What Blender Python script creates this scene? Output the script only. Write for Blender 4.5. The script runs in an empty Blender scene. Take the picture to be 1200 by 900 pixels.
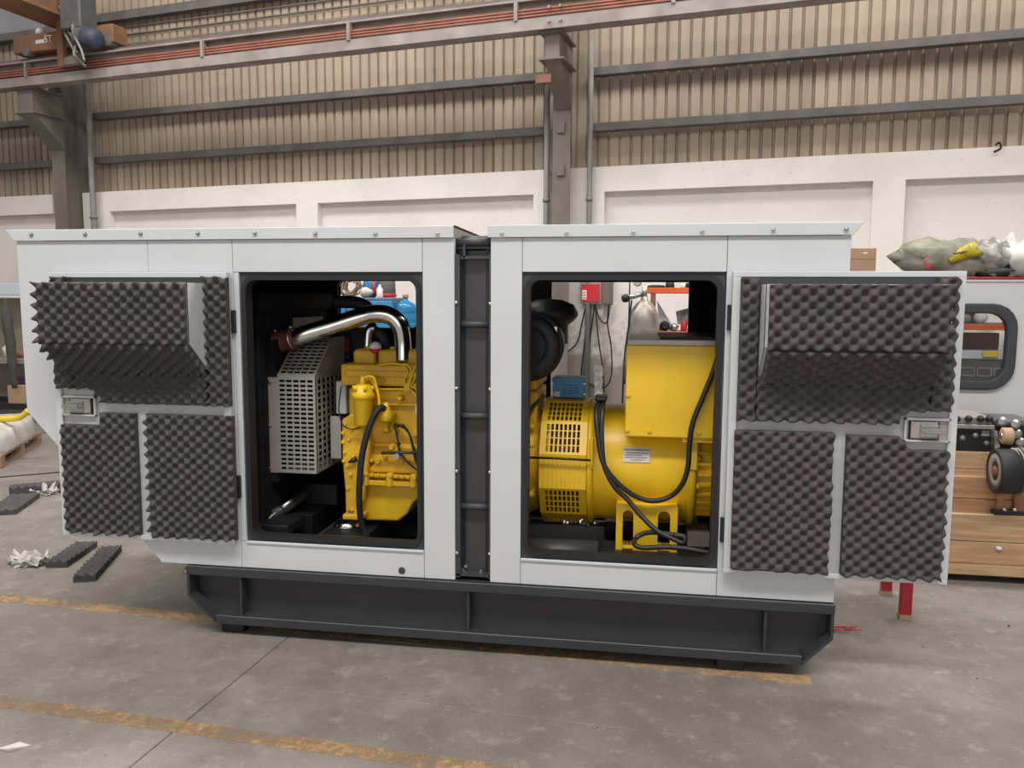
import bpy, bmesh, math, random
from mathutils import Vector, Matrix, noise
random.seed(7)
scene = bpy.context.scene
COL = scene.collection
PI = math.pi

# ---------------------------------------------------------------- camera
CAM = Vector((0.0, -3.6, 1.682)); FPX = 935.0
RT = Vector((0.98783, 0.15549, 0.00497)); DN = Vector((0.02112, -0.10237, -0.99452)); FW = Vector((-0.15413, 0.98252, -0.10441))
cam_data = bpy.data.cameras.new('camera'); cam = bpy.data.objects.new('camera', cam_data); COL.objects.link(cam)
cam_data.sensor_fit = 'HORIZONTAL'; cam_data.sensor_width = 36.0; cam_data.lens = FPX/1200*36
cam_data.clip_start = 0.05; cam_data.clip_end = 200
m3 = Matrix((RT, -DN, -FW)).transposed()
cam.matrix_world = Matrix.Translation(CAM) @ m3.to_4x4()
scene.camera = cam
# ---------------------------------------------------------------- world, lamps, exposure
w = bpy.data.worlds.new('hall_daylight'); scene.world = w; w.use_nodes = True
w.node_tree.nodes['Background'].inputs[0].default_value = (1.0, 0.96, 0.92, 1)
w.node_tree.nodes['Background'].inputs[1].default_value = 0.42
def lamp(name, loc, size, power, color=(1, 0.965, 0.92), target=None):
    d = bpy.data.lights.new(name, 'AREA'); d.shape = 'RECTANGLE'; d.size = size[0]; d.size_y = size[1]
    d.energy = power; d.color = color
    o = bpy.data.objects.new(name, d); o.location = loc; COL.objects.link(o)
    if target is not None:
        o.rotation_euler = (Vector(target)-Vector(loc)).to_track_quat('-Z', 'Y').to_euler()
    return o
# long roof lights of the hall, high above
lamp('roof_light', (-3.0, -4.4, 8.5), (9, 1.4), 640)
lamp('roof_light', (3.0, -4.4, 8.5), (6, 1.4), 400)
lamp('roof_light', (-6.0, 3.2, 8.5), (9, 1.2), 620)
lamp('roof_light', (4.0, 3.2, 8.5), (9, 1.2), 620)
# added fill light behind the viewer, brightens the foam and the interior
lamp('added_front_fill', (-1.5, -13.0, 2.6), (9, 4.6), 190, (1, 0.98, 0.96), target=(-0.8, 0.5, 1.2))
vs = scene.view_settings
vs.view_transform = 'Standard'; vs.look = 'None'; vs.gamma = 1.0; vs.use_curve_mapping = False
vs.exposure = 0.0

# ---------------------------------------------------------------- pixel -> place
def ray(px, py): return RT*((px-600)/FPX) + DN*((py-450)/FPX) + FW
def P(px, py, Y):
    r = ray(px, py); return CAM + r*((Y-CAM.y)/r.y)
def PF(px, py, z=0.0):
    r = ray(px, py); return CAM + r*((z-CAM.z)/r.z)
WANG = -0.1755
WN = Vector((-math.sin(WANG), math.cos(WANG), 0)); WD = Vector((math.cos(WANG), math.sin(WANG), 0)); W0 = Vector((0, 6.4, 0))
def PW(px, py, o=0.0):
    r = ray(px, py); return CAM + r*(((W0-CAM).dot(WN)-o)/r.dot(WN))
def S(px, py, o=0.0): return (PW(px, py, o)-W0).dot(WD)
def W(s, o, z): 
    p = W0 + WD*s - WN*o; p.z = z; return p

# ---------------------------------------------------------------- materials
def srgb(r, g, b):
    f = lambda c: ((c/255+0.055)/1.055)**2.4 if c > 10 else c/255/12.92
    return (f(r), f(g), f(b))
def mat(name, col, rough=0.5, metal=0.0, spec=0.5, var=0.0, vscale=6.0, col2=None, bump=0.0, bscale=60.0, stretch=(1, 1, 1), lo=0.35, hi=0.65, detail=6, coat=0.0):
    m = bpy.data.materials.new(name); m.use_nodes = True
    nt = m.node_tree; b = nt.nodes['Principled BSDF']
    b.inputs['Base Color'].default_value = (*col, 1); b.inputs['Roughness'].default_value = rough
    b.inputs['Metallic'].default_value = metal; b.inputs['Specular IOR Level'].default_value = spec
    b.inputs['Coat Weight'].default_value = coat
    tc = nt.nodes.new('ShaderNodeTexCoord'); mp = nt.nodes.new('ShaderNodeMapping'); mp.inputs['Scale'].default_value = stretch
    nt.links.new(tc.outputs['Object'], mp.inputs['Vector'])
    if col2 is None: col2 = tuple(c*(1-var) for c in col)
    n = nt.nodes.new('ShaderNodeTexNoise'); n.inputs['Scale'].default_value = vscale; n.inputs['Detail'].default_value = detail
    nt.links.new(mp.outputs[0], n.inputs['Vector'])
    r = nt.nodes.new('ShaderNodeMapRange'); r.inputs[1].default_value = lo; r.inputs[2].default_value = hi
    nt.links.new(n.outputs['Fac'], r.inputs[0])
    mx = nt.nodes.new('ShaderNodeMix'); mx.data_type = 'RGBA'
    mx.inputs[6].default_value = (*col, 1); mx.inputs[7].default_value = (*col2, 1)
    nt.links.new(r.outputs[0], mx.inputs[0]); nt.links.new(mx.outputs[2], b.inputs['Base Color'])
    if bump:
        n2 = nt.nodes.new('ShaderNodeTexNoise'); n2.inputs['Scale'].default_value = bscale; n2.inputs['Detail'].default_value = 4
        nt.links.new(mp.outputs[0], n2.inputs['Vector'])
        bp = nt.nodes.new('ShaderNodeBump'); bp.inputs['Strength'].default_value = bump; bp.inputs['Distance'].default_value = 0.01
        nt.links.new(n2.outputs['Fac'], bp.inputs['Height']); nt.links.new(bp.outputs[0], b.inputs['Normal'])
    return m
M = {}
M['paint'] = mat('light_grey_paint', (0.60, 0.625, 0.65), 0.5, var=0.05, vscale=2, bump=0.03, bscale=300)
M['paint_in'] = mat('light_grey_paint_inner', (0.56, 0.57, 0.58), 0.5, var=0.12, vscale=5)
M['foam'] = mat('charcoal_foam', (0.100, 0.091, 0.094), 0.95, spec=0.1, var=0.2, vscale=20, bump=0.15, bscale=500)
M['skid'] = mat('anthracite_paint', (0.040, 0.041, 0.046), 0.42, var=0.15, vscale=4, bump=0.03, bscale=120)
M['frame_grey'] = mat('dark_grey_paint', (0.052, 0.053, 0.056), 0.45, var=0.15, vscale=4)
M['black'] = mat('black_steel', (0.012, 0.012, 0.013), 0.5, var=0.3, vscale=8)
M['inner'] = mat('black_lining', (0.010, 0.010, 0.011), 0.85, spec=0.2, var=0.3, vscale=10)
M['rubber'] = mat('black_rubber', (0.018, 0.018, 0.02), 0.6, spec=0.4)
M['gasket'] = mat('grey_rubber_gasket', (0.055, 0.058, 0.063), 0.6, spec=0.3)
M['yellow'] = mat('yellow_enamel', (0.84, 0.53, 0.012), 0.36, var=0.10, vscale=6, bump=0.02, bscale=80)
M['yellow_cast'] = mat('yellow_cast_enamel', (0.80, 0.47, 0.012), 0.42, var=0.22, vscale=9, bump=0.10, bscale=60)
M['chrome'] = mat('polished_steel', (0.75, 0.74, 0.72), 0.16, metal=1.0, var=0.15, vscale=9)
M['steel'] = mat('bright_steel', (0.55, 0.55, 0.54), 0.35, metal=1.0, var=0.2, vscale=20)
M['zinc'] = mat('galvanised_sheet', (0.42, 0.40, 0.36), 0.45, metal=0.35, var=0.15, vscale=8)
M['plate'] = mat('brushed_name_plate', (0.62, 0.62, 0.60), 0.4, metal=0.5, var=0.1, vscale=30)
M['silicone'] = mat('brick_red_silicone', (0.17, 0.045, 0.038), 0.5, var=0.3, vscale=12)
M['cable'] = mat('black_cable', (0.018, 0.018, 0.018), 0.45, spec=0.5)
M['white'] = mat('white_plastic', (0.75, 0.75, 0.73), 0.5)
M['red'] = mat('red_enamel', (0.42, 0.018, 0.03), 0.45, var=0.2, vscale=8)
M['redplastic'] = mat('red_plastic', (0.55, 0.02, 0.03), 0.45)
M['orange'] = mat('orange_enamel', (0.75, 0.12, 0.02), 0.5, var=0.15, vscale=6)
M['blue'] = mat('blue_enamel', (0.04, 0.27, 0.56), 0.45, var=0.15, vscale=6)
M['blue_dark'] = mat('dull_blue_enamel', (0.07, 0.15, 0.28), 0.55, var=0.2, vscale=6)
M['wood'] = mat('pale_sawn_wood', (0.52, 0.35, 0.21), 0.75, col2=(0.40, 0.24, 0.125), vscale=3.5, stretch=(1.2, 1.2, 14), bump=0.2, bscale=12)
M['wood2'] = mat('warm_sawn_wood', (0.48, 0.27, 0.145), 0.75, col2=(0.36, 0.185, 0.09), vscale=3.0, stretch=(1.2, 1.2, 12), bump=0.2, bscale=12)
M['oldwood'] = mat('weathered_wood', (0.33, 0.23, 0.15), 0.8, col2=(0.2, 0.13, 0.085), vscale=4, stretch=(1, 1, 10), bump=0.2, bscale=14)
M['card'] = mat('brown_cardboard', (0.45, 0.30, 0.19), 0.85, var=0.15, vscale=4)
M['plasticfilm'] = mat('milky_plastic_film', (0.62, 0.60, 0.55), 0.35, var=0.25, vscale=7, bump=0.3, bscale=9)
M['yellowpipe'] = mat('yellow_gloss_tube', (0.75, 0.55, 0.03), 0.4)
M['cloth'] = mat('dark_cloth', (0.07, 0.065, 0.055), 0.9, var=0.3, vscale=12)
M['tissue'] = mat('white_rag', (0.60, 0.57, 0.53), 0.9, var=0.25, vscale=15)
M['beige'] = mat('beige_steel_panel', (0.42, 0.35, 0.26), 0.7, var=0.2, vscale=3)
M['cabinet'] = mat('pale_blue_grey_steel', (0.55, 0.6, 0.64), 0.5, var=0.1, vscale=3)
M['column'] = mat('dusty_grey_steel', (0.20, 0.175, 0.15), 0.7, col2=(0.13, 0.112, 0.097), vscale=3, stretch=(1, 1, 0.4))
M['girt'] = mat('grey_girt_paint', (0.165, 0.145, 0.135), 0.7, col2=(0.11, 0.097, 0.09), vscale=3)
M['beam'] = mat('weathered_beam_paint', (0.34, 0.305, 0.275), 0.7, col2=(0.24, 0.205, 0.18), vscale=3)
M['copper'] = mat('red_conductor', (0.34, 0.11, 0.07), 0.5, var=0.3, vscale=5)
M['crane'] = mat('dirty_orange_paint', (0.30, 0.135, 0.06), 0.65, col2=(0.17, 0.09, 0.055), vscale=3)
M['cranegrey'] = mat('motor_grey', (0.10, 0.10, 0.10), 0.6, var=0.3, vscale=8)
M['motorblue'] = mat('motor_blue', (0.05, 0.065, 0.10), 0.55, var=0.3, vscale=8)
M['pipe'] = mat('grey_pipe', (0.25, 0.235, 0.22), 0.6, var=0.2, vscale=3)
M['sheetblue'] = mat('translucent_grey_sheet', (0.30, 0.30, 0.32), 0.6, var=0.15, vscale=3)
M['cyl'] = mat('scuffed_cylinder_paint', (0.36, 0.33, 0.30), 0.4, metal=0.5, col2=(0.2, 0.13, 0.09), vscale=9, lo=0.45, hi=0.7)
M['pink'] = mat('pink_print', (0.5, 0.06, 0.09), 0.6)
M['sack'] = mat('grey_green_sack', (0.15, 0.15, 0.105), 0.6, col2=(0.27, 0.26, 0.21), vscale=10, bump=0.4, bscale=25)
M['sackyellow'] = mat('yellow_sack_film', (0.55, 0.47, 0.02), 0.4, var=0.3, vscale=10)
M['film'] = mat('silver_grey_film', (0.40, 0.38, 0.36), 0.3, col2=(0.16, 0.15, 0.14), vscale=12, bump=0.6, bscale=20)
M['brown_red'] = mat('red_brown_housing', (0.25, 0.10, 0.07), 0.6, var=0.2, vscale=9)
M['display'] = mat('control_display', (0.05, 0.06, 0.08), 0.3)
M['purple'] = mat('purple_plastic', (0.09, 0.03, 0.12), 0.5)
M['boxgrey'] = mat('grey_box_paint', (0.30, 0.27, 0.24), 0.6, var=0.2, vscale=6)
def water_blue():
    m = mat('clear_blue_plastic', (0.03, 0.30, 0.60), 0.15); b = m.node_tree.nodes['Principled BSDF']
    b.inputs['Transmission Weight'].default_value = 0.35; return m
M['jug'] = water_blue()
def glass():
    m = bpy.data.materials.new('window_glass'); m.use_nodes = True; nt = m.node_tree
    for n in list(nt.nodes): nt.nodes.remove(n)
    o = nt.nodes.new('ShaderNodeOutputMaterial'); t = nt.nodes.new('ShaderNodeBsdfTransparent'); g = nt.nodes.new('ShaderNodeBsdfGlossy')
    g.inputs['Roughness'].default_value = 0.03; t.inputs[0].default_value = (0.82, 0.84, 0.84, 1)
    f = nt.nodes.new('ShaderNodeFresnel'); f.inputs[0].default_value = 1.5
    x = nt.nodes.new('ShaderNodeMixShader'); nt.links.new(f.outputs[0], x.inputs[0]); nt.links.new(t.outputs[0], x.inputs[1]); nt.links.new(g.outputs[0], x.inputs[2])
    nt.links.new(x.outputs[0], o.inputs[0]); return m
M['glass'] = glass()
def floor_mat():
    m = bpy.data.materials.new('worn_concrete'); m.use_nodes = True; nt = m.node_tree; L = nt.links
    b = nt.nodes['Principled BSDF']; b.inputs['Specular IOR Level'].default_value = 0.35
    g = nt.nodes.new('ShaderNodeNewGeometry')
    def nz(scale, detail=8, rough=0.6):
        n = nt.nodes.new('ShaderNodeTexNoise'); n.inputs['Scale'].default_value = scale; n.inputs['Detail'].default_value = detail; n.inputs['Roughness'].default_value = rough
        L.new(g.outputs['Position'], n.inputs['Vector']); return n.outputs['Fac']
    def rg(x, a, b_, c=0, d=1):
        r = nt.nodes.new('ShaderNodeMapRange'); L.new(x, r.inputs[0])
        for i, v in enumerate((a, b_, c, d)): r.inputs[i+1].default_value = v
        return r.outputs[0]
    def mix(f, a, c):
        x = nt.nodes.new('ShaderNodeMix'); x.data_type = 'RGBA'; L.new(f, x.inputs[0])
        if isinstance(a, tuple): x.inputs[6].default_value = (*a, 1)
        else: L.new(a, x.inputs[6])
        if isinstance(c, tuple): x.inputs[7].default_value = (*c, 1)
        else: L.new(c, x.inputs[7])
        return x.outputs[2]
    c = mix(rg(nz(0.8, 6), 0.38, 0.62), (0.255, 0.230, 0.208), (0.188, 0.168, 0.151))
    c = mix(rg(nz(3.5, 9, 0.7), 0.42, 0.66, 0, 0.75), c, (0.15, 0.132, 0.118))
    c = mix(rg(nz(9, 9, 0.75), 0.54, 0.72, 0, 0.7), c, (0.38, 0.35, 0.325))
    c = mix(rg(nz(55, 4, 0.7), 0.60, 0.72, 0, 0.7), c, (0.42, 0.39, 0.36))
    c = mix(rg(nz(30, 5, 0.7), 0.60, 0.74, 0, 0.8), c, (0.10, 0.085, 0.075))
    L.new(c, b.inputs['Base Color']); L.new(rg(nz(4, 6), 0.3, 0.7, 0.5, 0.8), b.inputs['Roughness'])
    bp = nt.nodes.new('ShaderNodeBump'); bp.inputs['Strength'].default_value = 0.25; bp.inputs['Distance'].default_value = 0.008
    L.new(nz(45, 8, 0.7), bp.inputs['Height']); L.new(bp.outputs[0], b.inputs['Normal'])
    return m
M['floor'] = floor_mat()
def line_mat():
    m = bpy.data.materials.new('worn_yellow_floor_paint'); m.use_nodes = True; nt = m.node_tree; L = nt.links
    b = nt.nodes['Principled BSDF']; b.inputs['Base Color'].default_value = (0.50, 0.325, 0.165, 1); b.inputs['Roughness'].default_value = 0.7
    g = nt.nodes.new('ShaderNodeNewGeometry')
    def nz(s, d):
        n = nt.nodes.new('ShaderNodeTexNoise'); n.inputs['Scale'].default_value = s; n.inputs['Detail'].default_value = d; n.inputs['Roughness'].default_value = 0.7
        L.new(g.outputs['Position'], n.inputs['Vector']); return n.outputs['Fac']
    a = nt.nodes.new('ShaderNodeMath'); a.operation = 'ADD'; L.new(nz(2.2, 4), a.inputs[0]); L.new(nz(26, 8), a.inputs[1])
    r = nt.nodes.new('ShaderNodeMapRange'); L.new(a.outputs[0], r.inputs[0]); r.inputs[1].default_value = 0.84; r.inputs[2].default_value = 1.16
    r.inputs[3].default_value = 0.04; r.inputs[4].default_value = 0.80
    L.new(r.outputs[0], b.inputs['Alpha']); return m
M['line'] = line_mat()
def masonry_mat():
    m = bpy.data.materials.new('white_washed_masonry'); m.use_nodes = True; nt = m.node_tree; L = nt.links
    b = nt.nodes['Principled BSDF']; b.inputs['Roughness'].default_value = 0.85; b.inputs['Specular IOR Level'].default_value = 0.2
    g = nt.nodes.new('ShaderNodeNewGeometry')
    def nz(s, d, sep=None):
        n = nt.nodes.new('ShaderNodeTexNoise'); n.inputs['Scale'].default_value = s; n.inputs['Detail'].default_value = d; n.inputs['Roughness'].default_value = 0.65
        L.new(g.outputs['Position'], n.inputs['Vector']); return n.outputs['Fac']
    def rg(x, a, b_, c=0, d=1):
        r = nt.nodes.new('ShaderNodeMapRange'); L.new(x, r.inputs[0])
        for i, v in enumerate((a, b_, c, d)): r.inputs[i+1].default_value = v
        return r.outputs[0]
    def mix(f, a, c):
        x = nt.nodes.new('ShaderNodeMix'); x.data_type = 'RGBA'; L.new(f, x.inputs[0])
        if isinstance(a, tuple): x.inputs[6].default_value = (*a, 1)
        else: L.new(a, x.inputs[6])
        x.inputs[7].default_value = (*c, 1); return x.outputs[2]
    c = mix(rg(nz(1.3, 8), 0.45, 0.7, 0, 0.6), (0.83, 0.79, 0.745), (0.70, 0.66, 0.615))
    c = mix(rg(nz(9, 8), 0.66, 0.76, 0, 0.5), c, (0.42, 0.37, 0.32))
    c = mix(rg(nz(24, 3), 0.70, 0.73, 0, 0.7), c, (0.22, 0.18, 0.15))
    # grime that has collected on the lower metre of the wall
    sp = nt.nodes.new('ShaderNodeSeparateXYZ'); L.new(g.outputs['Position'], sp.inputs[0])
    ad = nt.nodes.new('ShaderNodeMath'); ad.operation = 'MULTIPLY_ADD'; L.new(nz(2.5, 8), ad.inputs[0]); ad.inputs[1].default_value = -2.4; L.new(sp.outputs[2], ad.inputs[2])
    c = mix(rg(ad.outputs[0], -0.25, 0.25, 0.8, 0.0), c, (0.19, 0.15, 0.125))
    L.new(c, b.inputs['Base Color'])
    bp = nt.nodes.new('ShaderNodeBump'); bp.inputs['Strength'].default_value = 0.3; bp.inputs['Distance'].default_value = 0.01
    L.new(nz(14, 8), bp.inputs['Height']); L.new(bp.outputs[0], b.inputs['Normal'])
    return m
M['masonry'] = masonry_mat()
M['sheet'] = mat('dusty_beige_cladding', (0.45, 0.375, 0.295), 0.75, col2=(0.35, 0.285, 0.22), vscale=1.6, stretch=(2.2, 2.2, 0.35), spec=0.2)
def vary(m, lo, hi):      # each sheet has weathered a little differently
    nt = m.node_tree; b = nt.nodes['Principled BSDF']; l = b.inputs['Base Color'].links[0]; src = l.from_socket
    oi = nt.nodes.new('ShaderNodeObjectInfo'); r = nt.nodes.new('ShaderNodeMapRange'); r.inputs[3].default_value = lo; r.inputs[4].default_value = hi
    nt.links.new(oi.outputs['Random'], r.inputs[0]); x = nt.nodes.new('ShaderNodeVectorMath'); x.operation = 'SCALE'
    nt.links.new(src, x.inputs[0]); nt.links.new(r.outputs[0], x.inputs['Scale']); nt.links.new(x.outputs[0], b.inputs['Base Color'])
vary(M['sheet'], 0.84, 1.06)

# ---------------------------------------------------------------- mesh helpers
ORG = {}
class MB:
    def __init__(s): s.v = []; s.f = []; s.sm = []
    def add(s, vs, fs, smooth=False):
        n = len(s.v); s.v += [Vector(x) for x in vs]
        for f in fs: s.f.append([i+n for i in f]); s.sm.append(smooth)
        return s
    def box(s, x0, x1, y0, y1, z0, z1):
        x0, x1 = min(x0, x1), max(x0, x1); y0, y1 = min(y0, y1), max(y0, y1); z0, z1 = min(z0, z1), max(z0, z1)
        return s.add([(x0,y0,z0),(x1,y0,z0),(x1,y1,z0),(x0,y1,z0),(x0,y0,z1),(x1,y0,z1),(x1,y1,z1),(x0,y1,z1)],
                     [(0,3,2,1),(4,5,6,7),(0,1,5,4),(1,2,6,5),(2,3,7,6),(3,0,4,7)])
    def obox(s, O, u, v, n):            # corner + three edge vectors
        O, u, v, n = map(Vector, (O, u, v, n))
        if u.cross(v).dot(n) < 0: O = O+n; n = -n
        p = [O, O+u, O+u+v, O+v]; q = [a+n for a in p]
        return s.add(p+q, [(0,3,2,1),(4,5,6,7),(0,1,5,4),(1,2,6,5),(2,3,7,6),(3,0,4,7)])
    def pbox(s, px0, py0, px1, py1, Y0, Y1):   # box whose front face (at Y0) spans these picture points
        a = P(px0, py1, Y0); b = P(px1, py0, Y0)
        return s.box(a.x, b.x, Y0, Y1, a.z, b.z)
    def prism(s, poly, ext):
        poly = [Vector(p) for p in poly]; ext = Vector(ext); n = len(poly)
        nr = Vector((0,0,0))
        for i in range(n): nr += poly[i].cross(poly[(i+1) % n])
        if nr.dot(ext) > 0: poly = poly[::-1]
        return s.add(poly+[p+ext for p in poly], [list(range(n)), list(range(2*n-1, n-1, -1))] + [(i, i+n, (i+1) % n+n, (i+1) % n) for i in range(n)])
    def tube(s, pts, r, n=10, closed=False, curve=0, smooth=True):
        pts = [Vector(p) for p in pts]
        if curve:
            out = []; N = len(pts)
            for i in range(N if closed else N-1):
                g = lambda k: pts[k % N] if closed else pts[max(0, min(N-1, k))]
                a, b, c, d = g(i-1), g(i), g(i+1), g(i+2)
                for k in range(curve):
                    t = k/curve
                    out.append(0.5*((2*b)+(c-a)*t+(2*a-5*b+4*c-d)*t*t+(3*b-a-3*c+d)*t**3))
            if not closed: out.append(pts[-1])
            if isinstance(r, (list, tuple)):
                rr = []
                for i in range(N-1): rr += [r[i]+(r[i+1]-r[i])*k/curve for k in range(curve)]
                r = rr+[r[-1]]
            pts = out
        N = len(pts); rings = []
        t0 = (pts[1]-pts[0]).normalized(); up = Vector((0,0,1)) if abs(t0.z) < 0.9 else Vector((1,0,0))
        a = t0.cross(up).normalized()
        base = len(s.v)
        for i in range(N):
            p = pts[i]; q0 = pts[i-1] if (i > 0 or closed) else p; q1 = pts[(i+1) % N] if (i < N-1 or closed) else p
            t = (q1-q0).normalized(); a = (a-t*a.dot(t)).normalized(); b = t.cross(a)
            rad = r[i] if isinstance(r, (list, tuple)) else r
            for k in range(n):
                th = 2*PI*k/n; s.v.append(p+(a*math.cos(th)+b*math.sin(th))*rad)
        for i in range(N if closed else N-1):
            j = (i+1) % N
            for k in range(n):
                k2 = (k+1) % n
                s.f.append([base+i*n+k, base+i*n+k2, base+j*n+k2, base+j*n+k]); s.sm.append(smooth)
        if not closed:
            s.f.append([base+k for k in range(n)][::-1]); s.sm.append(False)
            s.f.append([base+(N-1)*n+k for k in range(n)]); s.sm.append(False)
        return s
    def lathe(s, O, axis, prof, n=24, smooth=True, a0=None):      # prof: (radius, height along axis)
        O = Vector(O); ax = Vector(axis).normalized(); a = ax.orthogonal().normalized() if a0 is None else Vector(a0).normalized(); b = ax.cross(a)
        base = len(s.v)
        for r, h in prof:
            for k in range(n):
                th = 2*PI*k/n; s.v.append(O+ax*h+(a*math.cos(th)+b*math.sin(th))*max(r, 1e-5))
        for i in range(len(prof)-1):
            for k in range(n):
                k2 = (k+1) % n; s.f.append([base+i*n+k, base+i*n+k2, base+(i+1)*n+k2, base+(i+1)*n+k]); s.sm.append(smooth)
        s.f.append([base+k for k in range(n)][::-1]); s.sm.append(False)
        s.f.append([base+(len(prof)-1)*n+k for k in range(n)]); s.sm.append(False)
        return s
    def cyl(s, p0, p1, r, n=16, r1=None, smooth=True):
        p0, p1 = Vector(p0), Vector(p1); d = p1-p0
        return s.lathe(p0, d, [(r, 0), (r if r1 is None else r1, d.length)], n, smooth)
    def ball(s, c, rx, ry=None, rz=None, n=14, jit=0.0, seed=0):
        ry = ry or rx; rz = rz or rx; c = Vector(c); base = len(s.v); m = n//2
        for i in range(m+1):
            ph = PI*i/m
            for k in range(n):
                th = 2*PI*k/n; d = Vector((math.sin(ph)*math.cos(th), math.sin(ph)*math.sin(th), math.cos(ph)))
                q = 1+(jit*noise.noise(d*2.1+Vector((seed*7.3, seed, 0)))+jit*0.6*noise.noise(d*5+Vector((seed, 3, seed)))) if jit else 1
                s.v.append(c+Vector((d.x*rx, d.y*ry, d.z*rz))*q)
        for i in range(m):
            for k in range(n):
                k2 = (k+1) % n; s.f.append([base+i*n+k, base+(i+1)*n+k, base+(i+1)*n+k2, base+i*n+k2]); s.sm.append(True)
        return s
    def holes(s, O, u, v, n, us, vs):   # perforated plate: us/vs = breaks along unit u, v, odd cells are holes; n = thickness vector
        O, u, v, n = map(Vector, (O, u, v, n))
        for i in range(0, len(us)-1):
            if i % 2 == 0: s.obox(O+u*us[i]+v*vs[0], u*(us[i+1]-us[i]), v*(vs[-1]-vs[0]), n)
            else:
                for j in range(0, len(vs)-1, 2):
                    s.obox(O+u*us[i]+v*vs[j], u*(us[i+1]-us[i]), v*(vs[j+1]-vs[j]), n)
        return s
    def build(s, name, m, parent=None, bevel=0.0, origin=None, seg=1):
        me = bpy.data.meshes.new(name)
        if parent is not None: o0 = ORG[parent.name]
        else:
            if origin is None:
                xs = [p.x for p in s.v]; ys = [p.y for p in s.v]; zs = [p.z for p in s.v]
                origin = Vector(((min(xs)+max(xs))/2, (min(ys)+max(ys))/2, min(zs)))
            o0 = Vector(origin)
        me.from_pydata([tuple(p-o0) for p in s.v], [], s.f)
        me.polygons.foreach_set('use_smooth', s.sm); me.materials.append(M[m] if isinstance(m, str) else m); me.update()
        o = bpy.data.objects.new(name, me); COL.objects.link(o)
        if parent is not None: o.parent = parent
        else: o.location = o0
        ORG[o.name] = o0
        if bevel:
            b = o.modifiers.new('bevel', 'BEVEL'); b.width = bevel; b.segments = seg; b.limit_method = 'ANGLE'; b.angle_limit = math.radians(40)
        return o
def tag(o, label=None, cat=None, group=None, kind=None):
    if label: o['label'] = label
    if cat: o['category'] = cat
    if group: o['group'] = group
    if kind: o['kind'] = kind
    return o
def thing(name, loc, label, cat, group=None, kind=None):
    o = bpy.data.objects.new(name, None); o.location = loc; o.empty_display_size = 0.1; COL.objects.link(o); ORG[o.name] = Vector(loc)
    return tag(o, label, cat, group, kind)
def inst(name, me, parent, pos, rot=None):      # shared-mesh copy of a small part
    o = bpy.data.objects.new(name, me); COL.objects.link(o); o.parent = parent
    o.location = Vector(pos)-ORG[parent.name]
    if rot is not None: o.rotation_euler = rot
    ORG[o.name] = ORG[parent.name]; return o
def proto(mb, m):
    me = bpy.data.meshes.new('shared_piece'); me.from_pydata([tuple(p) for p in mb.v], [], mb.f)
    me.polygons.foreach_set('use_smooth', mb.sm); me.materials.append(M[m]); me.update(); return me
def lettering(text, size, m, parent, pos, rot, name='lettering'):
    c = bpy.data.curves.new('lettering', 'FONT'); c.body = text; c.size = size; c.extrude = 0.0008; c.align_x = 'CENTER'; c.align_y = 'CENTER'
    t = bpy.data.objects.new('lettering', c); COL.objects.link(t)
    bpy.context.view_layer.update()
    me = bpy.data.meshes.new_from_object(t.evaluated_get(bpy.context.evaluated_depsgraph_get()))
    bpy.data.objects.remove(t); me.materials.clear(); me.materials.append(M[m])
    return inst(name, me, parent, pos, rot)
def rrect(x0, x1, z0, z1, r, y, n=5):           # rounded rectangle outline in an XZ plane
    out = []
    for cx, cz, a in ((x1-r, z1-r, 0), (x0+r, z1-r, 90), (x0+r, z0+r, 180), (x1-r, z0+r, 270)):
        for k in range(n+1):
            t = math.radians(a+90*k/n); out.append(Vector((cx+r*math.cos(t), y, cz+r*math.sin(t))))
    return out
def ring(mb, outer, inner, ext):
    n = len(outer); ext = Vector(ext); a = outer+inner; b = [p+ext for p in a]; fs = []
    for i in range(n):
        j = (i+1) % n
        fs += [(i, n+i, n+j, j), (2*n+i, 2*n+j, 3*n+j, 3*n+i), (i, j, 2*n+j, 2*n+i), (n+i, 3*n+i, 3*n+j, n+j)]
    mb.add(a+b, fs); return mb
bolt_me = proto(MB().lathe((0, 0, 0), (0, -1, 0), [(0.011, 0), (0.011, 0.003), (0.0065, 0.003), (0.0065, 0.010), (0.004, 0.0115)], 8, smooth=False), 'steel')
bolt_up_me = proto(MB().lathe((0, 0, 0), (0, 0, 1), [(0.016, 0), (0.016, 0.003), (0.010, 0.003), (0.010, 0.013), (0.007, 0.015)], 6, smooth=False), 'steel')
ybolt_me = proto(MB().lathe((0, 0, 0), (0, -1, 0), [(0.011, 0), (0.011, 0.006), (0.008, 0.009)], 6, smooth=False), 'yellow')

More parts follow.
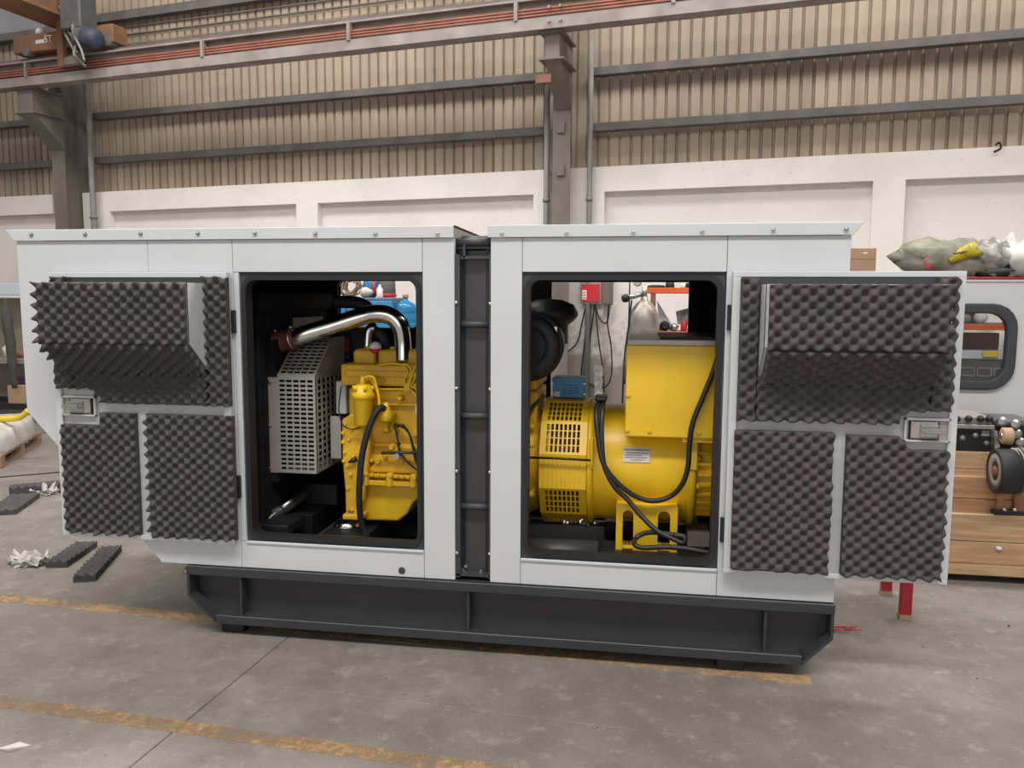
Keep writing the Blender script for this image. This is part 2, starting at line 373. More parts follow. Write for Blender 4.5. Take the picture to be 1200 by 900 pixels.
def foam(name, parent, O, u, v, n, Wd, Ht, cut=None, pu=0.064, pv=0.054, amp=0.0175, base=0.0145, ph=(0.0, 0.0), ragged=0.004, pw=1.0):
    O, u, v, n = map(Vector, (O, u, v, n)); st = 0.0078
    nu = max(4, int(Wd/st)); nv = max(4, int(Ht/st)); keep = {}
    verts = []; idx = {}; faces = []; sm = []
    sd = Vector((O.x*3.1, O.z*2.7, O.y))
    for i in range(nu):
        for j in range(nv):
            if cut and cut((i+0.5)/nu*Wd, (j+0.5)/nv*Ht): continue
            keep[(i, j)] = 1
    def vid(i, j):
        if (i, j) in idx: return idx[(i, j)]
        x = i/nu*Wd; z = j/nv*Ht
        wob = noise.noise(Vector((x*5, z*5, 0))+sd)*0.12
        h = base+2*amp*((1+math.cos(2*PI*(x/pu+ph[0]+wob*0.3))*math.cos(2*PI*(z/pv+ph[1]+wob)))/2)**pw
        ex = ez = 0
        bnd = not ((i-1, j-1) in keep and (i, j) in keep and (i-1, j) in keep and (i, j-1) in keep)
        if bnd:
            ex = noise.noise(Vector((z*30, x*30, 1))+sd)*ragged*1.5 + (h-base-amp)*0.25*(1 if i > nu/2 else -1)
            ez = noise.noise(Vector((x*30, z*30, 5))+sd)*ragged*1.5 + (h-base-amp)*0.25*(1 if j > nv/2 else -1)
        idx[(i, j)] = len(verts); verts.append(O+u*(x+ex)+v*(z+ez)+n*h); return idx[(i, j)]
    flip = u.cross(v).dot(n) < 0
    for (i, j) in keep:
        q = [vid(i, j), vid(i+1, j), vid(i+1, j+1), vid(i, j+1)]
        faces.append(q[::-1] if flip else q); sm.append(True)
    back = {}
    def bid(k):
        if k in back: return back[k]
        i, j = k; back[k] = len(verts); verts.append(O+u*(i/nu*Wd)+v*(j/nv*Ht)); return back[k]
    for (i, j) in keep:
        for (di, dj), (a, b) in (((0, -1), ((i, j), (i+1, j))), ((1, 0), ((i+1, j), (i+1, j+1))), ((0, 1), ((i+1, j+1), (i, j+1))), ((-1, 0), ((i, j+1), (i, j)))):
            if (i+di, j+dj) not in keep:
                q = [idx[a], bid(a), bid(b), idx[b]]; faces.append(q[::-1] if flip else q); sm.append(False)
    mb = MB(); mb.v = verts; mb.f = faces; mb.sm = sm
    return mb.build(name, 'foam', parent)

# ================================================================ the setting
fl = thing('floor', (0, 0, 0), 'worn grey concrete hall floor with faded yellow lines', 'floor', kind='structure')
MB().box(-30, 20, -9, 12, -0.2, -0.03).build('floor_base', 'floor', fl)
FA = math.radians(-4.0); FD = Vector((math.cos(FA), math.sin(FA), 0)); FN = Vector((-FD.y, FD.x, 0)); F0 = Vector((-1.73, -0.45, 0))
ss = [-22, -17.6, -13.2, -8.8, -4.4, 0, 4.4, 8.8, 13.2, 17.6]; ts = [-8, -4.0, 0, 3.95, 7.9, 12]
for i in range(len(ss)-1):
    for j in range(len(ts)-1):
        g = 0.005
        a = F0+FD*(ss[i]+g/2)+FN*(ts[j]+g*0.3); a.z = -0.03
        MB().obox(a, FD*(ss[i+1]-ss[i]-g), FN*(ts[j+1]-ts[j]-g*0.6), (0, 0, 0.03)).build('floor_slab', 'floor', fl, bevel=0.003)
def floor_line(p0, p1, wd):
    d = (p1-p0).normalized(); n = Vector((-d.y, d.x, 0)); a = p0-n*wd/2; a.z = 0.0
    MB().obox(a, p1-p0, n*wd, (0, 0, 0.0015)).build('painted_line', 'line', fl)
l0, l1 = PF(0, 822), PF(590, 905); dd = (l1-l0).normalized()
floor_line(l0-dd*3, l1+dd*2, 0.085)
l0, l1 = PF(0, 704), PF(210, 727); dd = (l1-l0).normalized()
floor_line(l0-dd*3, PF(950, 797), 0.10)

wall = thing('wall_back', W0, 'back wall, white masonry below and beige corrugated cladding above', 'wall', kind='structure')
ZB, ZT = 3.02, 3.32
def wbox(mb, s0, s1, o0, o1, z0, z1): return mb.obox(W(s0, o0, z0), WD*(s1-s0), -WN*(o1-o0), (0, 0, z1-z0))
wbox(MB(), -30, 16, -0.40, -0.12, 0, 3.07).build('infill_panel', 'masonry', wall)
SL, SC = S(90, 240), S(655, 220)     # steel columns
wbox(MB(), -30, S(62, 245)-0.0, -0.3, 0, ZB, ZT).build('ring_beam', 'masonry', wall)
wbox(MB(), S(97, 240), S(641, 215), -0.3, 0, ZB, ZT).build('ring_beam', 'masonry', wall)
wbox(MB(), S(664, 215), 16, -0.3, 0, ZB, ZT).build('ring_beam', 'masonry', wall)
for a, b in ((97, 128), (347, 372), (625, 641), (664, 708), (1022, 1060)):
    wbox(MB(), S(a, 240), S(b, 240), -0.3, 0, 0, ZB).build('pilaster', 'masonry', wall)
wbox(MB(), S(1385, 240), S(1425, 240), -0.3, 0, 0, ZB).build('pilaster', 'masonry', wall)
# corrugated sheets, one object each
def sheet_mesh(hgt):
    mb = MB(); pr = 0.139; prof = []
    for k in range(7):
        x = k*pr; prof += [(x, 0), (x+0.100, 0), (x+0.109, -0.036), (x+0.130, -0.036)]
    prof.append((7*pr+0.004, 0))
    n = len(prof); vs = []
    for x, o in prof: vs.append(WD*x-WN*o)
    vs2 = [v+Vector((0, 0, hgt)) for v in vs]
    mb.add(vs+vs2, [(i, i+1, n+i+1, n+i) for i in range(n-1)]); return mb
sheet_me = proto(sheet_mesh(5.6), 'sheet')
for k in range(-29, 17):
    inst('cladding_sheet', sheet_me, wall, W(k*0.973, -0.16, 3.28))
for pyl, s0, s1 in ((153, None, None), (89, None, None), (-2, None, None)):
    z = PW(640, pyl, -0.02).z
    for a, b in ((-30, S(78, 190)), (S(108, 190), S(640, 150)), (S(690, 150), 16)):
        wbox(MB(), a, b, -0.115, -0.005, z-0.05, z+0.05).build('girt', 'girt', wall, bevel=0.006)
z = PW(200, 10, -0.02).z
wbox(MB(), S(106, 20), S(430, 5), -0.11, 0.0, z-0.06, z+0.06).build('girt', 'girt', wall)
z = PW(20, 42, -0.02).z
wbox(MB(), -30, S(62, 40), -0.115, 0.02, z-0.06, z+0.05).build('girt', 'girt', wall)
wbox(MB(), -30, S(66, 40), -0.115, -0.06, z+0.05, z+0.95).build('translucent_sheet', 'sheetblue', wall)
# thin rods above the crane beam
for py in (22, 32, 41):
    z = PW(150, py, -0.03).z
    MB().tube([W(S(104, py), -0.03, z), W(S(560, py-30), -0.03, z)], 0.013, 6).build('tie_rod', 'girt', wall)

# ---------------------------------------------------------------- steel columns with crane brackets
def column(s, fw, label, dep, o_front, z_top, arm_o):
    base = W(s, o_front-dep/2, 0)
    t = thing('steel_column', base, label, 'column', None)
    wbox(MB(), s-fw/2, s+fw/2, o_front-0.016, o_front, 0, z_top).build('flange', 'column', t)
    wbox(MB(), s-fw/2, s+fw/2, o_front-dep, o_front-dep+0.016, 0, z_top).build('flange', 'column', t)
    wbox(MB(), s-0.006, s+0.006, o_front-dep+0.016, o_front-0.016, 0, z_top).build('web', 'column', t)
    return t
ZBEAM = PW(640, 37, 0.85).z
SL = S(71, 240, 0.38); SC = S(657.5, 220, 0.30)
c1 = column(SL, 0.25, 'wide grey steel column at the far left of the hall wall, below the orange crane', 0.85, 0.38, 8.2, 0.9)
c2 = column(SC, 0.22, 'grey steel column in the middle of the back wall, above the gap in the enclosure', 0.75, 0.30, 8.2, 0.9)
def bracket(t, s, fw, o_front, z1, zb, tip, label=None):
    # tapering crane bracket: top plate, two side plates, haunch plate below
    o0 = o_front
    mb = MB()
    for q in (-fw/2, fw/2-0.014):
        mb.prism([W(s+q, o0, z1), W(s+q, o0+tip, z1), W(s+q, o0+tip, zb+0.20), W(s+q, o0, zb-0.25)], WD*0.014)
    mb.build('bracket_side', 'column', t)
    wbox(MB(), s-fw/2-0.05, s+fw/2+0.05, o0, o0+tip+0.05, z1, z1+0.025).build('bracket_top', 'column', t)
    MB().prism([W(s-fw/2, o0+tip, zb+0.20), W(s-fw/2, o0+tip+0.012, zb+0.2), W(s-fw/2, o0+0.012, zb-0.25), W(s-fw/2, o0, zb-0.25)], WD*fw).build('bracket_haunch', 'column', t)
    wbox(MB(), s-fw/2, s+fw/2, o0+tip-0.012, o0+tip, zb+0.2, z1).build('bracket_end', 'column', t)
    wbox(MB(), s-fw/2-0.06, s+fw/2+0.06, o0, o0+tip+0.04, zb+0.18, zb+0.195).build('bracket_rib', 'column', t)
bracket(c1, SL, 0.30, 0.38, ZBEAM-0.03, PW(60, 152, 0.6).z, 0.50)
bracket(c2, SC+0.03, 0.18, 0.30, ZBEAM-0.03, PW(655, 96, 0.6).z, 0.55)
q = PW(630, 94, 0.8); mb = MB(); wbox(mb, S(628, 90, 0.8), S(646, 90, 0.8), 0.8, 0.815, q.z-0.035, q.z+0.06); tag(mb.build('bracket_plate', 'brown_red', c2), 'rusty red plate')
for py in (150, 200):
    q = PW(654, py, 0.31); mb = MB(); wbox(mb, SC-0.05, SC+0.04, 0.30, 0.325, q.z-0.06, q.z+0.06); mb.build('bolt_plate', 'column', c2)
# ---------------------------------------------------------------- crane runway beam
OB = 0.85
bm = thing('crane_runway_beam', W(-4, OB, ZBEAM), 'long grey crane runway beam carrying red conductor bars across the top of the picture', 'beam')
HB = 0.34
wbox(MB(), -30, 16, OB-0.10, OB+0.10, ZBEAM, ZBEAM+0.02).build('bottom_flange', 'beam', bm)
wbox(MB(), -30, 16, OB-0.008, OB+0.008, ZBEAM+0.02, ZBEAM+HB-0.02).build('web', 'beam', bm)
wbox(MB(), -30, 16, OB-0.10, OB+0.10, ZBEAM+HB-0.02, ZBEAM+HB).build('top_flange', 'beam', bm)
wbox(MB(), -30, 16, OB-0.03, OB+0.03, ZBEAM+HB, ZBEAM+HB+0.05).build('crane_rail', 'girt', bm)
wbox(MB(), -30, 16, OB+0.10, OB+0.112, ZBEAM-0.005, ZBEAM+0.12).build('lower_angle', 'beam', bm)
for k in range(3):
    wbox(MB(), -30, S(935, 0, OB), OB+0.07, OB+0.10, ZBEAM+0.145+k*0.034, ZBEAM+0.165+k*0.034).build('conductor_bar', 'copper', bm)
for px in (36, 243, 414, 608, 790):
    s_ = S(px, 40, OB); wbox(MB(), s_-0.02, s_+0.02, OB+0.02, OB+0.13, ZBEAM+0.11, ZBEAM+0.32).build('bar_clip', 'beam', bm)
for px in (647, 660):
    for dz in (0.05, 0.20): MB().cyl(W(S(px, 20, OB), OB+0.11, ZBEAM+dz+0.02), W(S(px, 20, OB), OB+0.14, ZBEAM+dz+0.02), 0.018, 6).build('splice_bolt', 'beam', bm)
# ---------------------------------------------------------------- bridge crane, upper left
ZR = ZBEAM+HB+0.05
ca, cb = S(25, 60, OB), S(141, 45, OB)
cr = thing('bridge_crane', W((ca+cb)/2, OB, ZR), 'dirty orange overhead travelling crane end standing on the runway beam, upper left', 'crane')
wbox(MB(), ca, cb, OB-0.13, OB+0.13, ZR+0.05, ZR+0.29).build('end_carriage', 'crane', cr, bevel=0.01)
for s_ in (ca+0.25, cb-0.1): MB().cyl(W(s_, OB-0.05, ZR+0.075), W(s_, OB+0.145, ZR+0.075), 0.074, 16).build('wheel', 'girt', cr)
# main girder: deep box running out over the floor towards the viewer
zg = PW(68, 36, OB-0.1).z; g0 = W(S(80, 30, OB), OB-0.1, zg+0.04); gdir = -WN
sgw = 0.42
MB().prism([g0-WD*sgw/2+Vector((0,0,0)), g0+WD*sgw/2, g0+WD*sgw/2+Vector((0,0,1.1)), g0-WD*sgw/2+Vector((0,0,1.1))], gdir*16).build('main_girder', 'crane', cr)
wbox(MB(), S(80, 30, OB)-sgw/2-0.06, S(80, 30, OB)+sgw/2+0.06, OB-0.1, OB+15.9, zg, zg+0.04).build('girder_flange', 'crane', cr)
mp = PW(100, 46, OB+0.3)
MB().lathe(W(S(91, 44, OB+.3), OB+0.3, mp.z+0.04), WD-Vector((0,0,0.18)), [(0.10,0),(0.13,0.03),(0.13,0.16),(0.135,0.17),(0.135,0.30),(0.12,0.35),(0.05,0.37)], 18).build('motor', 'motorblue', cr)
for k in range(4): MB().lathe(W(S(91, 44, OB+.3)+0.04+k*0.03, OB+0.3, mp.z+0.04-0.0072-k*0.0054), WD-Vector((0,0,0.18)), [(0.12,0),(0.148,0.002),(0.148,0.012),(0.12,0.014)], 18).build('cooling_fin', 'cranegrey', cr)
q = PW(93, 18, OB+0.25); wbox(MB(), S(80, 18, OB+.25), S(104, 18, OB+.25), OB+0.1, OB+0.4, q.z-0.22, q.z+0.35).build('gearbox', 'cranegrey', cr, bevel=0.02)
q = PW(72, 60, OB+0.25); wbox(MB(), S(67, 60, OB+.2), S(73.5, 60, OB+.2), OB+0.13, OB+0.2, PW(70, 78, OB+.2).z, ZR+0.45).build('collector_arm', 'crane', cr)
wbox(MB(), S(75, 70, OB+.2), S(95, 70, OB+.2), OB+0.13, OB+0.22, PW(85, 77, OB+.2).z, PW(85, 66, OB+.2).z).build('collector_shoe', 'column', cr, bevel=0.02)
for k in range(4):
    random.seed(30+k); pts = [W(S(66+k*4, 10, OB+.4), OB+0.35, PW(70, 5+4*k, OB+.4).z)]
    for i in range(4): pts.append(pts[-1]+WD*random.uniform(-0.02, 0.16)+Vector((0, 0, random.uniform(-0.28, -0.05)))-WN*random.uniform(-.05, .05))
    MB().tube(pts, 0.018, 6, curve=5).build('loose_wire', 'pipe', cr)
lettering('5T', 0.14, 'white', cr, W(S(57, 52, OB+0.13), OB+0.135, ZR+0.19), (PI/2, 0, WANG))
wbox(MB(), S(42, 52, OB+.13), S(52, 52, OB+.13), OB+0.131, OB+0.134, ZR+0.15, ZR+0.20).build('white_mark', 'white', cr)
q = PW(47, 38, OB+0.05); MB().ball(W(S(47, 38, OB+.05), OB+0.05, q.z), 0.06, n=10).build('white_lamp', 'white', cr)

# pipes on the wall
def wall_pipe(px0, py0, px1, py1, r, o, label):
    a, b = PW(px0, py0, o), PW(px1, py1, o); b = Vector((a.x+(b.x-a.x)*0, a.y, 0.02)); 
    t = thing('wall_pipe', (a.x, a.y, 0), label, 'pipe')
    MB().cyl(b, a, r, 12).build('pipe_run', 'pipe', t)
    for z in (2.2, 2.9): MB().cyl((a.x, a.y, z), (a.x, a.y, z+0.04), r*1.35, 12).build('pipe_collar', 'pipe', t)
wall_pipe(102, 92, 106, 260, 0.045, 0.12, 'thin grey pipe rising beside the far left column')
wall_pipe(693.6, 30, 692.5, 265, 0.032, 0.10, 'thin dark grey pipe standing right of the middle column')
wall_pipe(641.5, 100, 642, 265, 0.036, 0.14, 'pale grey pipe close against the left flank of the middle column')
#@@GENSET

# ================================================================ skid base
# the set is measured from a datum 20 mm below its packing blocks' tops and lifted onto them at the end
CAM.z -= 0.02
XL, XR = -3.073, 0.885; SX0, SX1 = -2.214, 0.889; ZS = 0.331
sk = thing('skid_base', (-0.66, 0.6, 0.04), 'dark grey steel skid base with chamfered ends under the light grey enclosure', 'skid')
def rail(yf, yb, sgn):
    MB().box(SX0, SX1, yf, yb, ZS-0.046, ZS).build('top_flange', 'skid', sk, bevel=0.003)
    MB().box(SX0+0.15, SX1-0.13, yf, yb, 0.04, 0.085).build('bottom_flange', 'skid', sk, bevel=0.003)
    ym = yf+sgn*0.085
    MB().prism([(SX0+0.02, ym, ZS-0.046), (SX1-0.01, ym, ZS-0.046), (SX1-0.01, ym, 0.175), (SX1-0.13, ym, 0.06), (SX0+0.15, ym, 0.06), (SX0+0.02, ym, 0.18)], (0, sgn*0.01, 0)).build('web', 'skid', sk)
    for x in (-1.928, -0.77, 0.595): MB().box(x-0.005, x+0.005, yf+sgn*0.012, ym, 0.085, ZS-0.046).build('stiffener', 'skid', sk)
    MB().prism([(SX0+0.004, yf, ZS-0.046), (SX0+0.004, yf, 0.178), (SX0+0.15, yf, 0.042), (SX0+0.15, yf, 0.06), (SX0+0.018, yf, 0.185), (SX0+0.018, yf, ZS-0.046)], (0, sgn*0.095, 0)).build('chamfered_end', 'skid', sk)
    MB().prism([(SX1-0.003, yf, ZS-0.046), (SX1-0.003, yf, 0.172), (SX1-0.13, yf, 0.042), (SX1-0.13, yf, 0.06), (SX1-0.016, yf, 0.18), (SX1-0.016, yf, ZS-0.046)], (0, sgn*0.095, 0)).build('chamfered_end', 'skid', sk)
rail(-0.018, 0.10, 1); rail(1.27, 1.15, -1)
for x in (SX0+0.05, -1.2, -0.2, SX1-0.08): MB().box(x-0.04, x+0.04, 0.09, 1.16, 0.12, ZS-0.05).build('cross_member', 'skid', sk)
MB().box(SX0+0.03, SX1-0.02, 0.085, 1.16, ZS-0.05, ZS-0.03).build('belly_plate', 'black', sk)
MB().cyl((SX0-0.05, 0.06, 0.275), (SX0, 0.06, 0.275), 0.011, 8).build('drain_plug', 'steel', sk)
MB().cyl((SX0-0.05, 0.06, 0.275), (SX0-0.035, 0.06, 0.275), 0.018, 6).build('drain_plug', 'steel', sk)
for i, (x, y) in enumerate(((-2.0, 0.07), (0.45, 0.05), (-2.0, 1.2), (0.45, 1.2))):
    o = MB().box(x-0.06, x+0.06, y-0.04, y+0.08, -0.02, 0.04).build('packing_block', 'black', bevel=0.004)
    tag(o, ['low black block under the left front of the skid', 'low black block under the right front of the skid', 'low black block under the left rear of the skid', 'low black block under the right rear of the skid'][i], 'block', 'packing blocks under the skid')

# ================================================================ enclosure
en = thing('generator_enclosure', (-1.1, 0.6, 0.331), 'light grey sheet steel generator enclosure with two open foam lined doors', 'enclosure')
ZP, ZC = 1.943, 1.997; TY = 0.035; YB = 1.25
GL0, GL1 = -0.835, -0.665            # gap between the two halves
def pan(name, poly, y0=0.0, y1=TY, m='paint'): return MB().prism([(x, y0, z) for x, z in poly], (0, y1-y0, 0)).build(name, m, en, bevel=0.002)
def rect(x0, x1, z0, z1): return [(x0, z0), (x1, z0), (x1, z1), (x0, z1)]
ZB0 = 0.334
pan('front_panel', [(XL, ZP), (-2.3615, ZP), (-2.356, 0.338), (-3.068, 1.085)])
pan('front_panel', rect(-2.3595, -1.9215, ZB0, ZP))
pan('front_panel', rect(-1.9195, -0.9865, 1.789, ZP))
pan('front_panel', rect(-1.9195, -0.9865, ZB0, 0.468))
pan('front_panel', rect(-0.9845, GL0, ZB0, ZP))
pan('front_panel', rect(-1.9195, -1.892, 0.470, 1.787))
pan('front_panel', rect(GL1, -0.5215, ZB0, ZP))
pan('front_panel', rect(-0.5195, 0.3765, 1.789, ZP))
pan('front_panel', rect(-0.5195, 0.3765, ZB0, 0.456))
pan('front_panel', rect(0.3785, XR, ZB0, ZP))
def sill(x0, x1, z):     # folded bright lip under each opening
    MB().box(x0, x1, -0.008, 0.004, z-0.008, z+0.004).build('sill_lip', 'paint', en, bevel=0.002)
sill(-1.89, -0.987, 0.468); sill(-0.519, 0.376, 0.456)
# rubber gaskets and inner frames round the two openings
for x0, x1, z0, z1 in ((-1.889, -0.987, 0.470, 1.786), (-0.518, 0.375, 0.458, 1.787)):
    y = 0.012
    ring(MB(), [Vector((min(max(p.x, x0), x1), y, min(max(p.z, z0), z1))) for p in rrect(x0-0.02, x1+0.02, z0-0.02, z1+0.02, 0.001, y)], rrect(x0+0.012, x1-0.012, z0+0.014, z1-0.014, 0.06, y), (0, 0.04, 0)).build('jamb_frame', 'gasket', en)
    r_in = rrect(x0+0.030, x1-0.030, z0+0.030, z1-0.034, 0.05, -0.002); r_out = rrect(x0+0.010, x1-0.010, z0+0.012, z1-0.012, 0.065, -0.002)
    ring(MB(), r_out, r_in, (0, 0.07, 0)).build('door_gasket', 'rubber', en)
    for z_ in ((z0+0.36, z1-0.30)):
        pass
# plug in the lower left panel
pc = P(471, 668.5, 0); MB().lathe((pc.x, 0.003, pc.z), (0, -1, 0), [(0.017, 0), (0.017, 0.006), (0.012, 0.007)], 18).build('rubber_plug', 'gasket', en)
# roof halves with drip lip
for k, (x0, x1, e0, e1) in enumerate(((XL-0.045, GL0, 0.042, 0), (GL1-0.012, XR+0.045, 0, 0.042))):
    rf = MB().box(x0, x1, -0.012, YB+0.012, ZC-0.004, ZC).build('roof', 'paint', en)
    rf2 = MB().prism([(x0, -0.014, ZC), (x1, -0.014, ZC), (x1-e1, -0.014, ZP), (x0+e0, -0.014, ZP)], (0, 0.010, 0)).build('roof_lip', 'paint', rf, bevel=0.002)
    MB().box(x0+e0, x1-e1, YB+0.004, YB+0.012, ZP, ZC-0.004).build('roof_lip', 'paint', rf)
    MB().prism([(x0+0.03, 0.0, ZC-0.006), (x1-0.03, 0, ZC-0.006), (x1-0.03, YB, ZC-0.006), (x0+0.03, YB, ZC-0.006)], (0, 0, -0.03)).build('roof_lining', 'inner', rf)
    for px, py in (((37, 275), (100, 274.5), (165, 274), (232, 273.5), (299, 273.5), (369.7, 274), (440, 274), (512.7, 274)) if k == 0 else ((588, 273.5), (664, 273), (742, 272), (823, 271), (906, 269.5), (991.7, 268.5))):
        q = P(px, py, -0.014); inst('bolt', bolt_me, rf, q)
# end walls, inner linings, back wall with its openings
MB().box(XR-0.03, XR, TY, YB, ZB0, ZP).build('end_wall', 'paint', en)
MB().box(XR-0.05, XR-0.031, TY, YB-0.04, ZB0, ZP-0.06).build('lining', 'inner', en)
MB().box(XL, XL+0.02, TY, YB, 1.09, ZP).build('end_wall', 'paint', en)
MB().prism([(XL, TY, 1.085), (-2.356, TY, 0.338), (-2.33, TY, 0.36), (XL+0.03, TY, 1.10)], (0, YB-TY, 0)).build('discharge_hood_floor', 'paint', en)
MB().box(-2.356, SX0, TY, YB, ZB0, ZB0+0.01).build('underside', 'paint', en)
bw0, bw1 = 1.215, YB
def bw(x0, x1, z0, z1):
    MB().box(x0, x1, bw0+0.02, bw1, z0, z1).build('back_wall', 'paint', en)
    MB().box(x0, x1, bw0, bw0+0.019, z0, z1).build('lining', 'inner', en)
bx = (-1.862, -1.352, 1.487, 1.777); cx = (-0.517, 0.349, 0.50, 1.772)
bw(XL, bx[0], ZB0 if False else 0.9, ZP); bw(-2.35, bx[0], ZB0, 0.9)
bw(bx[0], bx[1], bx[3], ZP); bw(bx[0], bx[1], ZB0, bx[2]); bw(bx[1], cx[0], ZB0, ZP)
bw(cx[0], cx[1], cx[3], ZP); bw(cx[0], cx[1], ZB0, cx[2]); bw(cx[1], XR, ZB0, ZP)
ring(MB(), [Vector((min(max(p.x, bx[0]-.01), bx[1]+.01), p.y, min(max(p.z, bx[2]-.01), bx[3]+.01))) for p in rrect(bx[0]-.03, bx[1]+.03, bx[2]-.03, bx[3]+.03, 0.001, bw0-0.01)], rrect(*bx, 0.035, bw0-0.01), (0, 0.05, 0)).build('window_seal', 'rubber', en)
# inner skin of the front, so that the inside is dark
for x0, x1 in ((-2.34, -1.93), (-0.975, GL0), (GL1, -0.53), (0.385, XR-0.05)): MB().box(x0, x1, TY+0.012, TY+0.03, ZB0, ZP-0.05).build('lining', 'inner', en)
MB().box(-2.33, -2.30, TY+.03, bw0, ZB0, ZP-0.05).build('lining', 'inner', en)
MB().box(-0.835, -0.80, TY+0.03, 0.30, 0.36, 1.9).build('portal_cheek', 'black', en); MB().box(-0.70, -0.665, TY+.03, 0.30, 0.36, 1.9).build('portal_cheek', 'black', en)
# rear of enclosure interior dark posts
MB().box(0.29, 0.345, 1.10, 1.20, 0.40, 1.90).build('post', 'inner', en)

# lifting frame in the gap: back plate, rungs, bolts, lifting lugs
gp = MB().box(GL0-0.002, GL1+0.002, 0.075, 0.09, 0.34, 1.89).build('gap_plate', 'frame_grey', en)
MB().box(GL0, GL0+0.022, 0.012, 0.075, 0.345, 1.87).build('gap_channel', 'frame_grey', en)
MB().box(GL1-0.010, GL1, 0.012, 0.075, 0.345, 1.87).build('gap_channel', 'frame_grey', en)
for py in (284, 380, 487, 593):
    z = P(552, py, 0.05).z; MB().cyl((GL0+0.006 if py < 300 else GL0, 0.045, z), (GL1, 0.045, z), 0.0165 if py > 300 else 0.019, 14).build('ladder_rung', 'frame_grey', en)
za, zb = P(552, 290, .04).z, P(552, 302, .04).z
MB().box(GL0, GL1, 0.03, 0.30, zb-0.006, zb+0.008).build('lifting_lug', 'frame_grey', en); MB().box(GL0, GL1, 0.05, 0.30, za-0.006, za+0.004).build('lifting_lug', 'frame_grey', en)
MB().box(GL0+0.035, GL0+0.045, 0.03, 0.30, zb, za+0.03).build('lifting_lug', 'frame_grey', en)
MB().cyl((-0.835, 0.16, 1.935), (-0.665, 0.16, 1.935), 0.03, 14).build('lifting_tube', 'frame_grey', en)
MB().prism([(GL0-0.002, 0, ZC-.006), (GL0-0.002, 1.2, ZC-.006), (GL0-0.002, 1.2, ZP-0.02), (GL0-0.002, 0, ZP)], (0.004, 0, 0)).build('roof_edge', 'zinc', en)
MB().box(GL0-0.004, GL0+0.006, -0.005, 1.22, ZC-0.004, ZC+0.002).build('roof_edge_seal', 'rubber', en)
for py in (355, 455.5, 553, 649):
    q = P(532, py, 0.0); tag(MB().lathe((GL0+0.006, 0.012, q.z), (1, -0.7, 0), [(0.011, 0), (0.011, 0.004), (0.007, 0.004), (0.006, 0.012)], 8).build('bolt', 'steel', en))
    q = P(571, py+1, 0.0); MB().lathe((GL1-0.004, 0.012, q.z), (-1, -0.7, 0), [(0.010, 0), (0.010, 0.004), (0.006, 0.010)], 8).build('bolt', 'steel', en)
MB().box(GL0+0.004, GL1-0.004, 0.012, 0.078, 0.352, 0.362).build('foot_plate', 'frame_grey', en)
for px in (542, 564): q = P(px, 674, 0.04); inst('bolt', bolt_up_me, en, (q.x, 0.045, 0.362))
for px in (545,): q = P(px, 664, 0.07); inst('bolt', bolt_me, en, (q.x, 0.075, q.z))

# ---------------------------------------------------------------- doors (opened flat against the enclosure)
YD = -0.010; YF = -0.046     # back and inner face of an opened door
def door(x0, x1, z0, z1, label):
    d = MB().box(x0, x1, YD, YF+0.014, z0, z1).build('door', 'paint_in', en, bevel=0.002); d['label'] = label
    wd = 0.032
    for nm, a in (('door_frame', (x0, x1, z1-0.024, z1)), ('door_frame', (x0, x1, z0, z0+0.022)), ('door_frame', (x0, x0+0.034, z0+0.022, z1-0.024)), ('door_frame', (x1-0.034, x1, z0+0.022, z1-0.024))):
        MB().box(a[0], a[1], YF, YF+0.013, a[2], a[3]).build(nm, 'paint', d, bevel=0.002)
    return d
def hinge(x, zs):
    for z in zs: MB().box(x-0.008, x+0.008, -0.02, 0.0, z-0.055, z+0.055).build('hinge', 'black', en)
def latch(d, x0, x1, z0, z1, s):      # s: +1 the catch points right
    y = YF
    for a in ((x0-.009, x1+.009, z1, z1+.009), (x0-.009, x1+.009, z0-.012, z0), (x0-.009, x0, z0, z1), (x1, x1+.009, z0, z1)):
        MB().box(a[0], a[1], y-0.006, y+0.013, a[2], a[3]).build('latch_surround', 'paint_in', d, bevel=0.002)
    MB().box(x0, x1, y+0.006, y+0.010, z0, z1).build('latch_recess', 'zinc', d)
    w_, h_ = x1-x0, z1-z0; xm = x0+w_*(0.42 if s > 0 else 0.58); zm = (z0+z1)/2
    ring(MB(), rrect(xm-w_*.36, xm+w_*.36, zm-h_*.40, zm+h_*.40, 0.008, y-0.004), rrect(xm-w_*.32, xm+w_*.32, zm-h_*.34, zm+h_*.34, 0.006, y-0.004), (0, 0.01, 0)).build('latch_seal', 'rubber', d)
    MB().prism(rrect(xm-w_*.32, xm+w_*.32, zm-h_*.34, zm+h_*.34, 0.006, y-0.006), (0, 0.012, 0)).build('latch_plate', 'zinc', d)
    xa = xm+s*w_*0.02
    bodyx = sorted((xa-s*0.02, xa+s*w_*0.30))
    MB().box(bodyx[0], bodyx[1], y-0.018, y-0.006, zm-h_*.24, zm+h_*.28).build('latch_body', 'steel', d, bevel=0.002)
    MB().box(bodyx[0]+0.004, bodyx[1]-0.004, y-0.03, y-0.018, zm-h_*.05, zm+h_*.12).build('latch_body', 'steel', d, bevel=0.002)
    cx_ = sorted((xa-s*0.01, xa+s*w_*0.46)); MB().box(cx_[0], cx_[1], y-0.038, y-0.030, zm-h_*.10, zm+h_*.10).build('latch_tongue', 'steel', d, bevel=0.001)
    for a, b in ((-1, -1), (1, -1), (-1, 1), (1, 1)):
        inst('rivet', bolt_me, d, (xm+a*w_*.28, y-0.006, zm+b*h_*.28), None).scale = (0.4, 0.4, 0.4)
FPW = 0.55
def R2(px0, py0, px1, py1, Y=YF):      # picture rectangle -> x0,x1,z0,z1 on the door face
    a, b = P(px0, py1, Y), P(px1, py0, Y); return a.x, b.x, a.z, b.z
